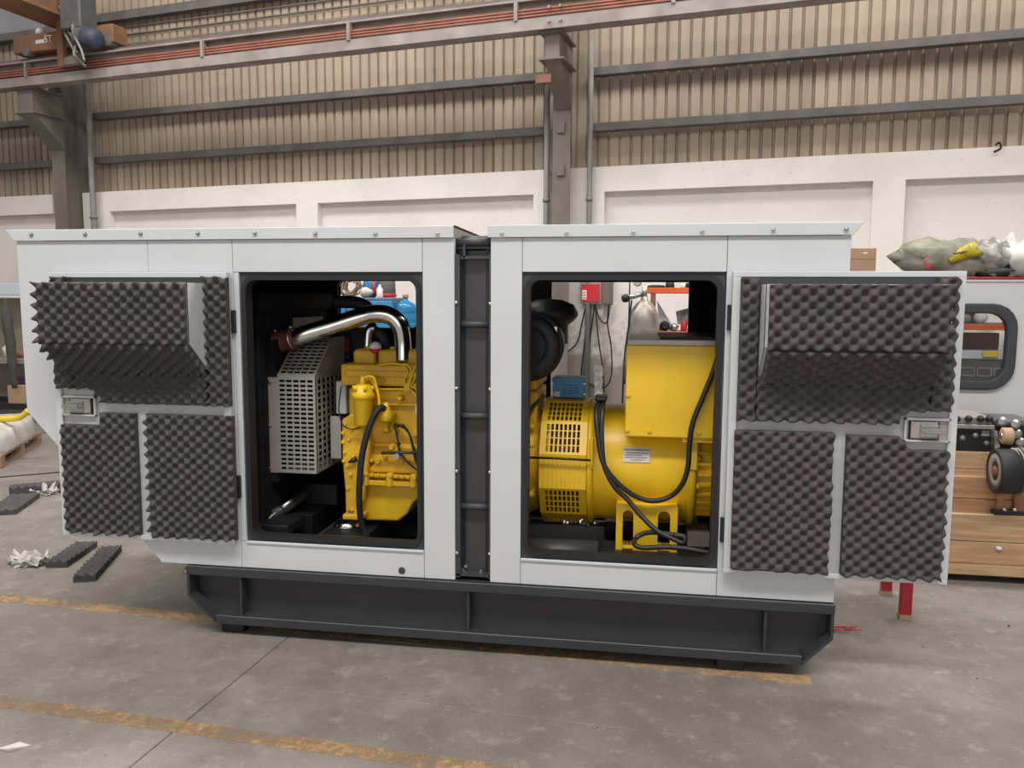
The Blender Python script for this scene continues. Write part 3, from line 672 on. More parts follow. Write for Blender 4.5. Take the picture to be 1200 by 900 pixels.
UX, UZ, NY = (1, 0, 0), (0, 0, 1), (0, -1, 0)
def pad(d, x0, x1, z0, z1, cut=None, ph=(0, 0), pu=0.064, pv=0.054): return foam('foam_panel', d, (x0, YF+0.012, z0), UX, UZ, NY, x1-x0, z1-z0, cut, ph=ph, pu=pu, pv=pv, pw=FPW)
def hood(d, x0, x1, zt, zm, zb, dep, fx0, fx1, facing):
    yf = YF-dep
    h = MB()
    h.box(x0, x1, yf, yf+0.003, zm, zt)
    h.prism([(x0, yf, zm), (x0, yf+0.003, zm+0.003), (x0, YF, zb+0.003), (x0, YF, zb)], (x1-x0, 0, 0))
    for xe in (x0, x1-0.003): h.prism([(xe, yf, zt), (xe, YF, zt), (xe, YF, zb), (xe, yf, zm)], (0.003, 0, 0))
    hd = h.build('air_hood', 'paint_in', d)
    foam('hood_foam', d, (fx0, yf-0.001, zm-0.006), UX, UZ, NY, fx1-fx0, zt-zm+0.004, pu=0.066, pv=0.056, amp=0.018, base=0.006, pw=FPW)
    dv = Vector((0, -dep, zm-zb)); L = dv.length; dv.normalize(); nn = Vector((1, 0, 0)).cross(dv).normalized()
    if nn.z > 0: nn = -nn
    foam('hood_foam', d, Vector((fx0, YF, zb))+nn*0.001, UX, dv, nn, fx1-fx0, L, pu=0.066, pv=0.056, amp=0.018, base=0.006, pw=FPW)
    return hd
# right door
dr = door(0.400, 1.331, 0.459, 1.790, 'right hand door, free edge beside the timber crate')
xl, xr, zb_, zt_ = R2(862, 493, 886, 326)
xR = P(1117, 420, YF).x-0.002; xL = 0.434
z_up0 = P(960, 494, YF).z; z_up1 = P(960, 326, YF).z
notch_x = P(1052, 490, YF).x; notch_z = P(1080, 481, YF).z
xs1, xs2 = P(888, 400, YF).x, P(1093, 400, YF).x
pad(dr, xL, xs1-0.004, z_up0, z_up1, ph=(.2, .1))
MB().box(xs1, xs2, YF+0.004, YF+0.012, P(960, 445, YF).z, z_up1+0.006).build('louvre_plate', 'frame_grey', dr)
pad(dr, xs1, xs2-0.003, z_up0, P(960, 444, YF).z, cut=lambda x, z: x > notch_x-xs1 and z < notch_z-z_up0 and (x-notch_x+xs1)+(notch_z-z_up0-z) > .035, ph=(.1, .5))
pad(dr, xs2, xR, notch_z+0.002, z_up1, ph=(.6, .2))
hood(dr, xs1+0.004, xs2+0.02, P(960, 333, -.2).z, P(960, 408, -.2).z, P(960, 446, YF).z, 0.15, xs1+0.018, xs2+0.012, 1)
zlo = 0.459+0.022+0.004
x1_ = P(972, 590, YF).x; x2_ = P(988, 590, YF).x; zt1 = P(910, 505, YF).z
pad(dr, xL-0.006, x1_, zlo, zt1, ph=(.3, .3)); 
nz = P(1080, 527, YF).z
pad(dr, x2_, xR, zlo-0.002, P(1010, 510, YF).z, cut=lambda x, z: x > notch_x+0.01-x2_ and z > nz-zlo and (x-notch_x-0.01+x2_)+(z-nz+zlo) > .04, ph=(.05, .6))
latch(dr, *R2(1063, 519, 1110, 489), 1)
hinge(0.392, (P(852, 372, 0).z, P(846, 620, 0).z))
# left door
FPW = 1.25
dl = door(-2.866, -1.930, 0.462, 1.786, 'left hand door, in front of the angled end panel')
xL = P(62, 400, YF).x+0.012; xR = P(269, 400, YF).x
z_up0 = P(200, 474, YF).z; z_up1 = P(200, 325, YF).z
xs1, xs2 = P(86, 400, YF).x, P(243, 400, YF).x; notch_x = P(118, 470, YF).x; notch_z = P(95, 455, YF).z
pad(dl, xL, xs1-0.003, notch_z, z_up1, ph=(.2, .4))
pad(dl, xs1, xs2-0.003, z_up0, P(160, 420, YF).z, cut=lambda x, z: x < notch_x-xs1 and z < notch_z-z_up0 and (notch_x-xs1-x)+(notch_z-z_up0-z) > .03, ph=(.0, .2))
pad(dl, xs2, xR, z_up0, z_up1, ph=(.5, .1))
MB().box(xs1, xs2, YF+0.004, YF+0.012, P(160, 419, YF).z, z_up1+0.006).build('louvre_plate', 'frame_grey', dl)
hood(dl, xs1-0.015, xs2, P(160, 331, -.2).z, P(160, 401, -.2).z, P(160, 432, YF).z, 0.16, xs1-0.055, xs2-0.004, -1)
x1_ = P(163, 560, YF).x; x2_ = P(175, 560, YF).x
nz = P(90, 498, YF).z; zt1 = P(140, 484, YF).z; xl_ = -2.866+0.030
pad(dl, xl_, x1_, zlo, zt1, cut=lambda x, z: x < notch_x-xl_ and z > nz-zlo, ph=(.3, .0))
pad(dl, x2_, xR+0.008, zlo, P(220, 486, YF).z, ph=(.1, .4))
latch(dl, *R2(74, 488, 111, 463), -1)
hinge(-1.918, (P(281, 377, 0).z, P(283, 570, 0).z))

# ================================================================ inside, left opening
eng = thing('diesel_engine', (-1.0, 0.62, 0.44), 'yellow painted diesel engine standing inside the left opening', 'engine')
XE0, XE1 = -1.53, -0.50; YE = 0.42
def ez(py, Y=YE): return P(450, py, Y).z
zA, zBk = ez(455), ez(562)
MB().box(XE0+0.02, XE1, YE, 0.84, zBk, zA).build('engine_block', 'yellow_cast', eng, bevel=0.015, seg=2)
MB().box(XE0-0.01, XE1, YE-0.03, 0.86, ez(452), ez(427)).build('cylinder_head', 'yellow_cast', eng, bevel=0.012, seg=2)
MB().box(XE0+0.02, XE1, YE-0.045, YE-0.03, ez(441), ez(434)).build('head_rib', 'yellow_cast', eng, bevel=0.004)
for a, b in ((414, 440), (443, 471), (474, 500)):
    x0, x1 = P(a, 420, 0.5).x, P(b, 420, 0.5).x
    MB().box(x0, x1, 0.49, 0.72, ez(429, .5), ez(410, .5)).build('rocker_cover', 'yellow_cast', eng, bevel=0.02, seg=3)
    MB().cyl(((x0+x1)/2, 0.56, ez(410, .5)), ((x0+x1)/2, 0.56, ez(407, .5)), 0.018, 8).build('cover_nut', 'yellow', eng)
# ribs and bosses on the block side
for py, h in ((472, 3), (519, 4), (532, 5)):
    MB().box(XE0+0.14, XE1, YE-0.022, YE, ez(py+h), ez(py)).build('block_rib', 'yellow_cast', eng, bevel=0.006)
MB().prism([(XE0+0.10, YE, ez(553)), (XE1, YE, ez(553)), (XE1, YE, ez(520)), (XE0+0.30, YE, ez(520))], (0, -0.03, 0)).build('block_bulge', 'yellow_cast', eng, bevel=0.012, seg=2)
for px, py, r in ((449, 445, .012), (469, 467, .014), (443, 540, .02), (436, 539, .014), (452, 536, .016), (434, 474, .012), (487, 451, .014), (462, 505, .016), (487, 508, .018), (470, 540, .02), (488, 538, .018), (426, 553, .014), (459, 524, .018)):
    q = P(px, py, YE-0.03); MB().lathe((q.x, YE, q.z), (0, -1, 0), [(r*1.3, 0), (r*1.2, 0.022), (r*.8, 0.03), (r*.8, 0.045)], 10).build('boss', 'yellow_cast', eng, bevel=0.002)
random.seed(5)
for k in range(10):
    px, py = 430+k*7, 555+k*0.6; q = P(px, py, YE-0.05); inst('bolt', ybolt_me, eng, (q.x, YE-0.056, q.z))
# timing case and front leg with bolts down its edge
tc = MB(); tp = [(400, 492), (411, 485), (430, 487), (434, 520), (430, 560), (423, 604), (405, 608), (404, 575), (401, 540)]
tc.prism([P(x, y, YE-0.06) for x, y in tp], (0, 0.45, 0)); tc.build('timing_case', 'yellow_cast', eng, bevel=0.012, seg=2)
for px, py in ((404, 497), (402, 507), (402, 518), (404, 530), (403, 540), (407, 546), (409, 515), (412, 503), (414, 535), (411, 556), (408, 572), (413, 597)):
    q = P(px, py, YE-0.06); inst('bolt', ybolt_me, eng, (q.x, YE-0.06, q.z))
q = P(411, 600, YE-.06); MB().box(q.x-0.014, q.x+0.014, YE-0.068, YE-0.06, q.z-0.014, q.z+0.01).build('casting_slot', 'brown_red', eng)
MB().pbox(401, 604, 424, 609, YE-0.10, YE+0.10).build('front_foot', 'yellow_cast', eng, bevel=0.006)
fx = P(408, 612, YE-0.02); 
MB().lathe((fx.x, YE-0.02, 0.452), (0, 0, 1), [(0.075, 0), (0.078, 0.008), (0.066, 0.014), (0.066, 0.022), (0.03, 0.030)], 24).build('vibration_mount', 'chrome', eng)
# sump with rail
MB().box(XE0+0.13, XE1, YE-0.05, 0.84, ez(567), ez(561)).build('sump_rail', 'yellow', eng, bevel=0.004)
MB().box(XE0+0.13, XE1, YE-0.045, 0.84, ez(558), ez(554)).build('sump_rail', 'yellow_cast', eng, bevel=0.004)
for px in (428, 456, 484): 
    q = P(px, 560, YE-.055); MB().box(q.x-0.018, q.x+0.018, YE-0.06, YE, ez(568), ez(552)).build('sump_lug', 'yellow_cast', eng, bevel=0.006)
sp = [P(424, 566, YE), P(506, 566, YE), P(506, 572, YE), P(484, 590, YE), P(477, 603, YE), P(466, 611, YE), P(428, 610, YE), P(424, 600, YE)]
MB().prism(sp, (0, 0.40, 0)).build('oil_sump', 'yellow', eng, bevel=0.03, seg=3)
# fuel filter
q = P(426, 480, 0.33); zf = lambda py: P(426, py, 0.33).z
ff = MB().lathe((q.x, 0.33, zf(499)), (0, 0, 1), [(0.040, 0), (0.050, 0.012), (0.050, zf(468)-zf(499)), (0.054, zf(467)-zf(499)), (0.060, zf(465)-zf(499)), (0.060, zf(461)-zf(499)), (0.052, zf(459)-zf(499)), (0.046, zf(452)-zf(499)), (0.03, zf(450)-zf(499))], 24).build('fuel_filter', 'yellow', eng)
MB().cyl((q.x-0.002, 0.33, zf(452)), (q.x-0.002, 0.33, zf(441)), 0.018, 10, 0.011).build('filter_neck', 'yellow', ff)
for k in range(6):
    a = k*PI/3; MB().cyl((q.x+0.05*math.cos(a), 0.33+0.05*math.sin(a), zf(457)), (q.x+0.05*math.cos(a), 0.33+0.05*math.sin(a), zf(452)), 0.010, 6).build('filter_bolt', 'yellow', ff)
MB().box(q.x-0.03, q.x+0.03, 0.36, YE, zf(466), zf(455)).build('filter_bracket', 'yellow_cast', ff)
q2 = P(452, 480, 0.33); z2 = lambda py: P(452, py, 0.33).z
pp = MB().lathe((q2.x, 0.34, z2(494)), (0, 0, 1), [(0.030, 0), (0.037, 0.008), (0.035, z2(485)-z2(494)), (0.018, z2(477)-z2(494)), (0.013, z2(472)-z2(494))], 20).build('priming_pump', 'yellow', eng)
MB().lathe((q2.x-0.005, 0.35, z2(508)), (0, 0, 1), [(0.014, 0), (0.02, 0.015), (0.016, 0.03), (0.024, 0.045), (0.022, 0.06)], 14).build('pump_stem', 'yellow_cast', pp)
MB().box(q2.x-0.03, q2.x+0.03, 0.36, YE, z2(506), z2(484)).build('pump_bracket', 'yellow_cast', pp, bevel=0.008)
def ptube(name, pts, Y, r, m, parent, n=8, curve=6):
    Ys = Y if isinstance(Y, (list, tuple)) else [Y]*len(pts)
    return MB().tube([P(x, y, yy) for (x, y), yy in zip(pts, Ys)], r, n, curve=curve).build(name, m, parent)
ptube('fuel_pipe', [(427, 443), (432, 441), (438, 443), (441, 452), (444, 465), (445, 478)], .32, 0.008, 'yellow', eng)
ptube('fuel_pipe', [(428, 446), (434, 444), (438, 450), (441, 458)], .34, 0.006, 'yellow', eng)
for k, pts in enumerate(([(443, 428), (458, 426), (472, 428), (478, 436), (474, 446), (477, 453)], [(472, 426), (480, 430), (483, 440), (478, 448), (478, 454)], [(498, 425), (490, 426), (485, 434), (481, 446), (478, 454)], [(502, 428), (492, 432), (486, 444), (480, 454)], [(478, 452), (486, 462), (496, 470), (503, 474)], [(480, 452), (492, 458), (504, 466)], [(443, 456), (460, 456), (476, 456)])):
    ptube('injector_pipe', pts, YE-0.045, 0.0055, 'yellow', eng)
MB().pbox(473, 449, 481, 459, YE-0.055, YE-.02).build('pipe_clamp', 'yellow_cast', eng, bevel=0.004)
ptube('drain_hose', [(450, 479), (446, 478), (438, 488), (431, 506), (425, 530), (422, 556), (421, 585), (423, 610), (427, 622), (433, 634)], [.32, .30, .27, .25, .24, .24, .25, .27, .28, .28], 0.0165, 'rubber', eng, 12)
ptube('wiring', [(457, 493), (463, 502), (466, 515), (468, 528), (478, 542), (491, 553), (498, 560)], YE-.05, .005, 'cable', eng)
ptube('wiring', [(471, 497), (479, 507), (484, 525), (488, 542), (497, 558)], YE-.05, .006, 'cable', eng)
ptube('wiring', [(462, 497), (470, 499), (480, 509), (486, 528), (497, 552)], YE-.045, .005, 'cable', eng)
ptube('wiring', [(400, 452), (397, 480), (402, 498), (412, 503), (422, 501)], YE-.1, .004, 'cable', eng)
for px, py in ((466, 499), (471, 499), (467, 520)): q = P(px, py, YE-.05); MB().ball(q, 0.012, n=8).build('connector', 'cable', eng)
q0, q1 = P(447, 531, YE-.07), P(500, 530, YE-.07); MB().tube([q0, q1], 0.008, 8).build('control_rod', 'frame_grey', eng)
q = P(466, 534, YE-.07); MB().cyl((q.x, q.y+0.02, q.z), (q.x, q.y-0.02, q.z), 0.014, 12).build('rod_pivot', 'steel', eng)
q = P(415, 539, YE-.08); MB().tube([P(408, 542, YE-.08), P(413, 540, YE-.08), P(418, 537, YE-.07)], [0.004, 0.012, 0.014], 8).build('sender', 'cable', eng)
q = P(440, 407, 0.52); z_ = q.z
MB().lathe((q.x, 0.52, z_-0.03), (0, 0, 1), [(0.030, 0), (0.034, 0.006), (0.034, 0.022)], 20).build('filler_cap', 'redplastic', eng)
MB().lathe((q.x, 0.52, z_-0.008), (0, 0, 1), [(0.033, 0), (0.030, 0.02), (0.018, 0.034), (0.004, 0.038)], 20).build('filler_cap', 'white', eng)
q = P(489, 481, YE-.05); MB().ball((q.x+0.004, q.y, q.z), 0.014, 0.014, 0.045, 10).build('white_tag', 'white', eng)
# charge air pipe with its red hose
cp = [P(342, 397, .40), P(360, 391, .40), P(390, 382, .42), P(420, 372, .45), P(441, 367.5, .48), P(458, 370.5, .50), P(469, 382, .51), P(472.5, 400, .52), P(473, 424, .52)]
pipe = MB().tube(cp, 0.048, 20, curve=6).build('charge_pipe', 'chrome', eng)
hs0, hs1 = P(321, 402, .40), P(346, 396, .40)
d_ = (hs1-hs0); MB().lathe(hs0, d_, [(0.046, 0), (0.062, 0.004), (0.062, d_.length*.3), (0.055, d_.length*.34), (0.055, d_.length*.7), (0.060, d_.length*.74), (0.060, d_.length-0.004), (0.05, d_.length)], 24).build('hose_coupling', 'silicone', pipe)
for t_ in (0.14, 0.86):
    c = hs0+d_*t_; MB().lathe(c-d_.normalized()*0.006, d_, [(0.0625, 0), (0.064, 0.001), (0.064, 0.011), (0.0625, 0.012)], 24).build('hose_clip', 'steel', pipe)
    MB().ball(c+Vector((0, -0.02, 0.062)), 0.010, n=8).build('hose_clip_screw', 'steel', pipe)
ptube('coolant_pipe', [(392, 354), (410, 354), (422, 356), (432, 363), (436, 378)], [.75, .75, .75, .75, .75], 0.036, 'rubber', eng, 14)
MB().tube([P(394, 390, .70), P(396, 400, .7)], 0.001, 4).build('wiring', 'cable', eng)
ptube('steel_elbow', [(431, 412), (431, 400), (433, 386), (440, 384)], [.62]*4, 0.026, 'chrome', eng, 12)
ptube('black_elbow', [(452, 412), (450, 400), (444, 390), (436, 388)], [.66]*4, 0.028, 'rubber', eng, 12)
# flywheel housing and coupling hidden between the two openings, visible at the edge of the right one
MB().lathe((-0.66, 0.62, 0.82), (1, 0, 0), [(0.30, 0), (0.30, 0.10), (0.27, 0.16), (0.25, 0.18)], 32).build('flywheel_housing', 'yellow_cast', eng)
MB().prism([P(605, 468, .5), P(622, 446, .5), P(627, 448, .5), P(618, 492, .5), P(605, 500, .5)], (0, 0.1, 0)).build('lifting_bracket', 'yellow', eng)
for py in (500, 522, 555, 580):
    q = P(621, py, .36); MB().ball((q.x, .38, q.z), 0.03, 0.03, 0.022, 10).build('housing_lug', 'yellow_cast', eng)
MB().lathe(P(617, 513, .30), (0, -1, 0.2), [(0.014, 0), (0.014, 0.03), (0.008, 0.034)], 12).build('sensor', 'steel', eng)
ptube('wiring', [(617, 500), (620, 486), (625, 476), (634, 468), (638, 462)], .30, 0.011, 'cable', eng)
ptube('wiring', [(612, 506), (618, 495), (622, 480), (632, 472)], .29, 0.006, 'cable', eng)
ptube('white_tie', [(617, 500), (615, 490), (617, 480), (619, 483)], .29, 0.004, 'white', eng)
for py in (497, 506, 517): MB().ball(P(614, py, .27), 0.013, n=8).build('connector', 'cable', eng)
# grey control box at the engine front
MB().pbox(394, 447, 405, 485, .44, .55).build('bracket_box', 'cabinet', eng, bevel=0.004)
MB().pbox(388, 488, 399, 537, .42, .43).build('bracket_box', 'zinc', eng)

# control panel seen behind, on the rear wall
ct = thing('control_cabinet', P(405, 440, 1.0), 'black control cabinet with red display behind the fan guard', 'cabinet')
MB().pbox(396, 384, 432, 445, 1.02, 1.20).build('cabinet_body', 'black', ct, bevel=0.005)
MB().pbox(400, 397, 409, 413, 1.005, 1.02).build('display', 'redplastic', ct)
MB().pbox(413, 392, 424, 410, 1.005, 1.02).build('display', 'display', ct)
for i in range(2):
    for j in range(3): MB().pbox(401+4.5*i, 416+8*j, 404+4.5*i, 420+8*j, 1.008, 1.02).build('push_button', 'boxgrey', ct)
# radiator with fan guard
rd = thing('radiator', (-1.98, 0.65, 0.45), 'black radiator with perforated grey fan guard at the left of the engine', 'radiator')
MB().box(-2.10, -1.90, 0.20, 1.12, 0.46, 1.66).build('radiator_core', 'inner', rd, bevel=0.006)
MB().box(-2.14, -1.87, 0.18, 1.14, 1.60, 1.70).build('top_tank', 'inner', rd, bevel=0.012)
for k in range(7): MB().box(-1.905, -1.893, 0.24+k*0.12, 0.25+k*0.12, 0.52, 1.58).build('core_fin', 'inner', rd)
MB().box(-2.0, -1.86, 0.60, 0.95, 1.46, 1.56).build('shroud_plate', 'boxgrey', rd)
GX0, GX1, GY, GZ0, GZ1 = -1.853, -1.641, 0.30, 0.752, 1.268
gu = [0.006]; 
w5 = (GX1-GX0)
us = [0]; 
for k in range(5): us += [0.012+k*0.0385, 0.012+k*0.0385+0.030]
us.append(w5)
vsl = [0]
nrow = 20; ph_ = (GZ1-GZ0-0.03)/nrow
for k in range(nrow): vsl += [0.018+k*ph_, 0.018+k*ph_+0.0125]
vsl.append(GZ1-GZ0)
MB().holes((GX0, GY, GZ0), (1, 0, 0), (0, 0, 1), (0, 0.003, 0), us, vsl).build('fan_guard_front', 'zinc', rd)
GYB, GZT = 0.56, 1.455
sv = Vector((0, GYB-GY, GZT-GZ1)); SLn = sv.length; svn = sv.normalized(); vt = [0]
nr2 = 10; p2 = (SLn-0.03)/nr2
for k in range(nr2): vt += [0.018+k*p2, 0.018+k*p2+0.016]
vt.append(SLn)
MB().holes((GX0, GY, GZ1), (1, 0, 0), svn, Vector((1, 0, 0)).cross(svn)*-0.003, us, vt).build('fan_guard_top', 'zinc', rd)
# side facing the engine: perforated, its slots upright
yd = [0]; 
for k in range(6): yd += [0.03+k*0.062, 0.03+k*0.062+0.042]
yd.append(0.42)
zs = [0]; nz_ = 14; p3 = (GZ1-GZ0-0.03)/nz_
for k in range(nz_): zs += [0.02+k*p3, 0.02+k*p3+p3*.66]
zs.append(GZ1-GZ0)
MB().holes((GX1, GY, GZ0), (0, 1, 0), (0, 0, 1), (-0.003, 0, 0), yd, zs).build('fan_guard_side', 'zinc', rd)
ub = [0]
for k in range(4): ub += [0.02+k*0.062, 0.02+k*0.062+0.042]
mb = MB(); mb.prism([(GX1, GY, GZ1), (GX1, GYB, GZT), (GX1, GYB+.16, GZT), (GX1, GYB+0.16, GZ1)], (-0.003, 0, 0)); mb.build('fan_guard_side', 'zinc', rd)
MB().box(GX0, GX1, GY+0.003, GY+0.42, GZ0, GZ0+0.003).build('fan_guard_floor', 'zinc', rd)
q0 = P(312, 553, GY); q1 = P(324, 442, GY)
MB().box(q0.x, GX0+0.003, GY-0.006, GY-0.003, q0.z, q1.z).build('guard_flange', 'zinc', rd)
for py in (447, 498, 548): q = P(317, py, GY); inst('bolt', bolt_me, rd, (q.x, GY-0.006, q.z))
MB().box(-1.90, -1.86, GY-0.003, 0.9, 0.70, 1.45).build('fan_shroud', 'inner', rd)
MB().lathe((-1.80, 0.66, 1.0), (1, 0, 0), [(0.06, 0), (0.08, 0.02), (0.08, 0.10), (0.05, 0.13)], 18).build('fan_hub', 'black', rd)
for k in range(6):
    a = k*PI/3+0.3; c = Vector((0, math.cos(a), math.sin(a))); t_ = Vector((0, -math.sin(a), math.cos(a)))
    O_ = Vector((-1.79, 0.66, 1.0))+c*0.07
    MB().prism([O_-t_*0.03, O_+t_*0.03+Vector((.04, 0, 0)), O_+c*0.22+t_*0.05+Vector((.04, 0, 0)), O_+c*0.22-t_*0.05], (0.004, 0, 0)).build('fan_blade', 'black', rd)
# beams on the skid inside the left opening
ibm = [(292, 600, 345, 632, .10, .20), (345, 588, 398, 628, .35, .5), (376, 615, 440, 636, .10, .40)]
def inner_block(x0, x1, y0, y1, z0, z1, name, m='black'): return MB().box(x0, x1, y0, y1, z0, z1).build(name, m, sk, bevel=0.004)
inner_block(-1.60, -1.36, 0.22, 0.95, 0.331, 0.452, 'engine_support')
inner_block(-2.0, -1.72, 0.40, 1.05, 0.331, 0.50, 'engine_support'); inner_block(-1.85, -1.66, 0.62, 1.1, 0.5, 0.62, 'engine_support')
inner_block(-1.93, -1.80, 0.075, 0.26, 0.331, 0.47, 'engine_support'); inner_block(-1.25, -0.98, 0.12, 0.20, 0.331, 0.40, 'engine_support')
inner_block(-2.2, -0.70, 0.105, 0.125, 0.331, 0.38, 'tie_bar', 'frame_grey'); inner_block(-1.66, -1.64, 0.12, 0.7, 0.331, 0.42, 'tie_bar', 'frame_grey')
tag(MB().tube([P(317, 604, .3), P(334, 596, .38), P(355, 580, .55), P(374, 566, .72)], 0.028, 12).build('drain_pipe', 'frame_grey', sk), None)
tag(MB().tube([P(330, 596, .34), P(354, 577, .52)], 0.016, 10).build('drain_pipe', 'steel', sk), 'bright steel length of drain pipe')
o = MB().prism([P(297, 611, .30), P(309, 613, .22), P(323, 600, .30), P(316, 600, .34), P(314, 597, .35), P(310, 600, .34), P(302, 604, .33)], (0, 0, -0.006)).build('lit_floor_patch', 'white')  # added pale piece, stands in for lit floor glimpsed through the base
tag(o, 'cream patch standing in for lit floor at the lower left of the left opening', 'scrap')
inner_block(-1.92, -1.74, 0.14, 0.36, 0.46, 0.513, 'support_pad')

# ================================================================ inside, right opening: alternator
AY, AZ = 0.62, 0.815
al = thing('alternator', (0.0, AY, 0.42), 'large yellow alternator with slotted end bell inside the right opening', 'alternator')
MB().lathe((-0.50, AY, AZ), (1, 0, 0), [(0.262, 0), (0.262, 0.05), (0.29, 0.07)], 40).build('adaptor_ring', 'yellow_cast', al)
# slotted bell: 12 flat facets, slots cut in those facing up and down
RF = 0.325; NX0, NX1 = -0.472, -0.238; nf = 12; hw = RF*math.tan(PI/nf)
for k in range(nf):
    a = 2*PI*k/nf; nrm = Vector((0, -math.cos(a), math.sin(a))); tg = Vector((0, math.sin(a), math.cos(a)))
    O_ = Vector((NX0, AY, AZ))+nrm*(RF-0.004)-tg*hw
    mb = MB(); Lx = NX1-NX0
    if k in (1, 11, 2, 10):
        us_ = [0]
        ncol = 8; w0_ = 0.022
        for c in range(ncol): us_ += [0.030+c*w0_, 0.030+c*w0_+0.0135]
        us_.append(Lx); H2 = 2*hw; v_ = [0]
        rows = 4
        for r_ in range(rows): v_ += [0.010+r_*(H2-0.02)/rows+0.002, 0.010+(r_+1)*(H2-0.02)/rows-0.003]
        v_.append(H2); mb.holes(O_, (1, 0, 0), tg, nrm*0.004, us_, v_)
        nm = 'slotted_panel'
    else:
        mb.obox(O_, (Lx, 0, 0), tg*2*hw, nrm*0.004); nm = 'bell_panel'
    pnl = mb.build(nm, 'yellow', al)
    if k == 0:
        for c in range(9): MB().obox(O_+Vector((0.024+c*0.022, 0, 0))+nrm*0.004, (0.005, 0, 0), tg*2*hw, nrm*0.003).build('pressed_rib', 'yellow', pnl)
MB().lathe((-0.48, AY, AZ), (1, 0, 0), [(0.20, 0), (0.20, 0.235)], 32).build('fan_core', 'brown_red', al)
MB().lathe((-0.478, AY, AZ), (1, 0, 0), [(0.318, 0), (0.334, 0.004), (0.334, 0.014), (0.318, 0.016)], 12, smooth=False, a0=(0, -math.cos(PI/12), math.sin(PI/12))).build('bell_rim', 'yellow', al)
MB().lathe((-0.238, AY, AZ), (1, 0, 0), [(0.325, 0), (0.334, 0.004), (0.334, 0.022), (0.315, 0.034)], 48).build('bell_flange', 'yellow', al)
MB().lathe((-0.21, AY, AZ), (1, 0, 0), [(0.308, 0), (0.305, 0.01), (0.305, 0.47), (0.312, 0.475)], 56).build('stator_frame', 'yellow', al)
MB().lathe((0.262, AY, AZ), (1, 0, 0), [(0.312, 0), (0.318, 0.004), (0.318, 0.030), (0.30, 0.036)], 48).build('end_flange', 'yellow', al)
mb = MB(); a0, a1 = P(806, 512, .30), P(820, 552, .30); mb.box(0.255, 0.302, 0.295, 0.5, a1.z, a0.z); mb.build('end_pad', 'yellow', al, bevel=0.006)
# rear bracket with cooling ribs
MB().lathe((0.298, AY, AZ), (1, 0, 0), [(0.27, 0), (0.275, 0.14), (0.22, 0.17)], 40).build('rear_bell', 'yellow_cast', al)
for k in range(11):
    a = math.radians(-52+k*10.5); nrm = Vector((0, -math.cos(a), math.sin(a))); tg = Vector((0, math.sin(a), math.cos(a)))
    MB().obox(Vector((0.305, AY, AZ))+nrm*0.262-tg*0.007, (0.13, 0, 0), tg*0.014, nrm*0.028).build('cooling_rib', 'yellow', al)
for py in (537, 570): q = P(817, py, .34); MB().lathe((0.30, q.y, q.z), (1, 0, 0), [(0.016, 0), (0.016, 0.012), (0.010, 0.020)], 10).build('flange_bolt', 'yellow', al)
# terminal box
t0, t1 = P(732, 515, .25), P(842, 404, .25); Tz0, Tz1 = P(780, 513, .25).z, P(735, 404.5, .25).z; TX1 = 0.52
tb = MB().box(t0.x, TX1, 0.25, 0.98, Tz0, Tz1).build('terminal_box', 'yellow', al, bevel=0.006, seg=2)
MB().box(t0.x+0.004, TX1, 0.256, 0.972, Tz1, Tz1+0.028).build('terminal_box_lid', 'zinc', tb, bevel=0.003)
MB().box(t0.x+0.16, TX1, 0.30, 0.90, Tz1+0.028, Tz1+0.040).build('terminal_box_gasket', 'rubber', tb)
for px, py in ((735, 504), (761, 505), (819, 507), (736, 463)): q = P(px, py, .25); inst('bolt', ybolt_me, tb, (q.x, 0.25, q.z))
mb = MB(); s0 = P(800, 516, .25); mb.box(s0.x, TX1, 0.262, 0.9, s0.z-0.01, s0.z+0.05); mb.build('box_skirt', 'yellow', tb)
# feet
def foot(y0, yb, sg):
    z0 = 0.430; z1 = P(760, 592, .30).z; x0, x1 = P(722, 610, .30).x, P(794, 610, .30).x
    wd_ = x1-x0
    us_ = [x0, x0+0.032, x0+0.085, x1-0.095, x1-0.035, x1]
    mb = MB(); zc = P(760, 599, .30).z-0.027
    mb.box(us_[0], us_[1], y0, y0+sg*0.014, z0, z1); mb.box(us_[2], us_[3], y0, y0+sg*0.014, z0, z1); mb.box(us_[4], us_[5], y0, y0+sg*0.014, z0, z1)
    for a, b in ((us_[1], us_[2]), (us_[3], us_[4])):
        r = (b-a)/2; pts = [(a, y0, z1), (a, y0, zc)]+[((a+b)/2-r*math.cos(PI*k/8), y0, zc+r*math.sin(PI*k/8)) for k in range(1, 8)]+[(b, y0, zc), (b, y0, z1)]
        mb.prism(pts, (0, sg*0.014, 0))
    ft = mb.build('foot', 'yellow', al)
    m2 = MB(); m2.box(x0+.001, x1-.001, y0+sg*0.0145, y0+sg*0.11, z0, z0+0.016); m2.build('foot_plate', 'yellow', ft, bevel=0.003)
    m2 = MB(); m2.box(x0+.001, x1-.001, y0+sg*0.0145, y0+sg*0.19, z1-0.012, z1+0.003); m2.build('foot_top', 'yellow', ft, bevel=0.003)
    for xx in (us_[1]+0.026, us_[3]+0.03): inst('foot_bolt', bolt_up_me, ft, (xx, y0+sg*0.05, z0+0.016))
    for xx in (x0+.002, x1-0.016): MB().prism([(xx, y0+sg*.015, z0+.017), (xx, y0+sg*0.13, z0+.017), (xx, y0+sg*0.13, z1-.013), (xx, y0+sg*.015, z1-.013)], (0.014, 0, 0)).build('foot_gusset', 'yellow', ft)
foot(0.30, 0.4, 1); foot(0.94, 0.9, -1)
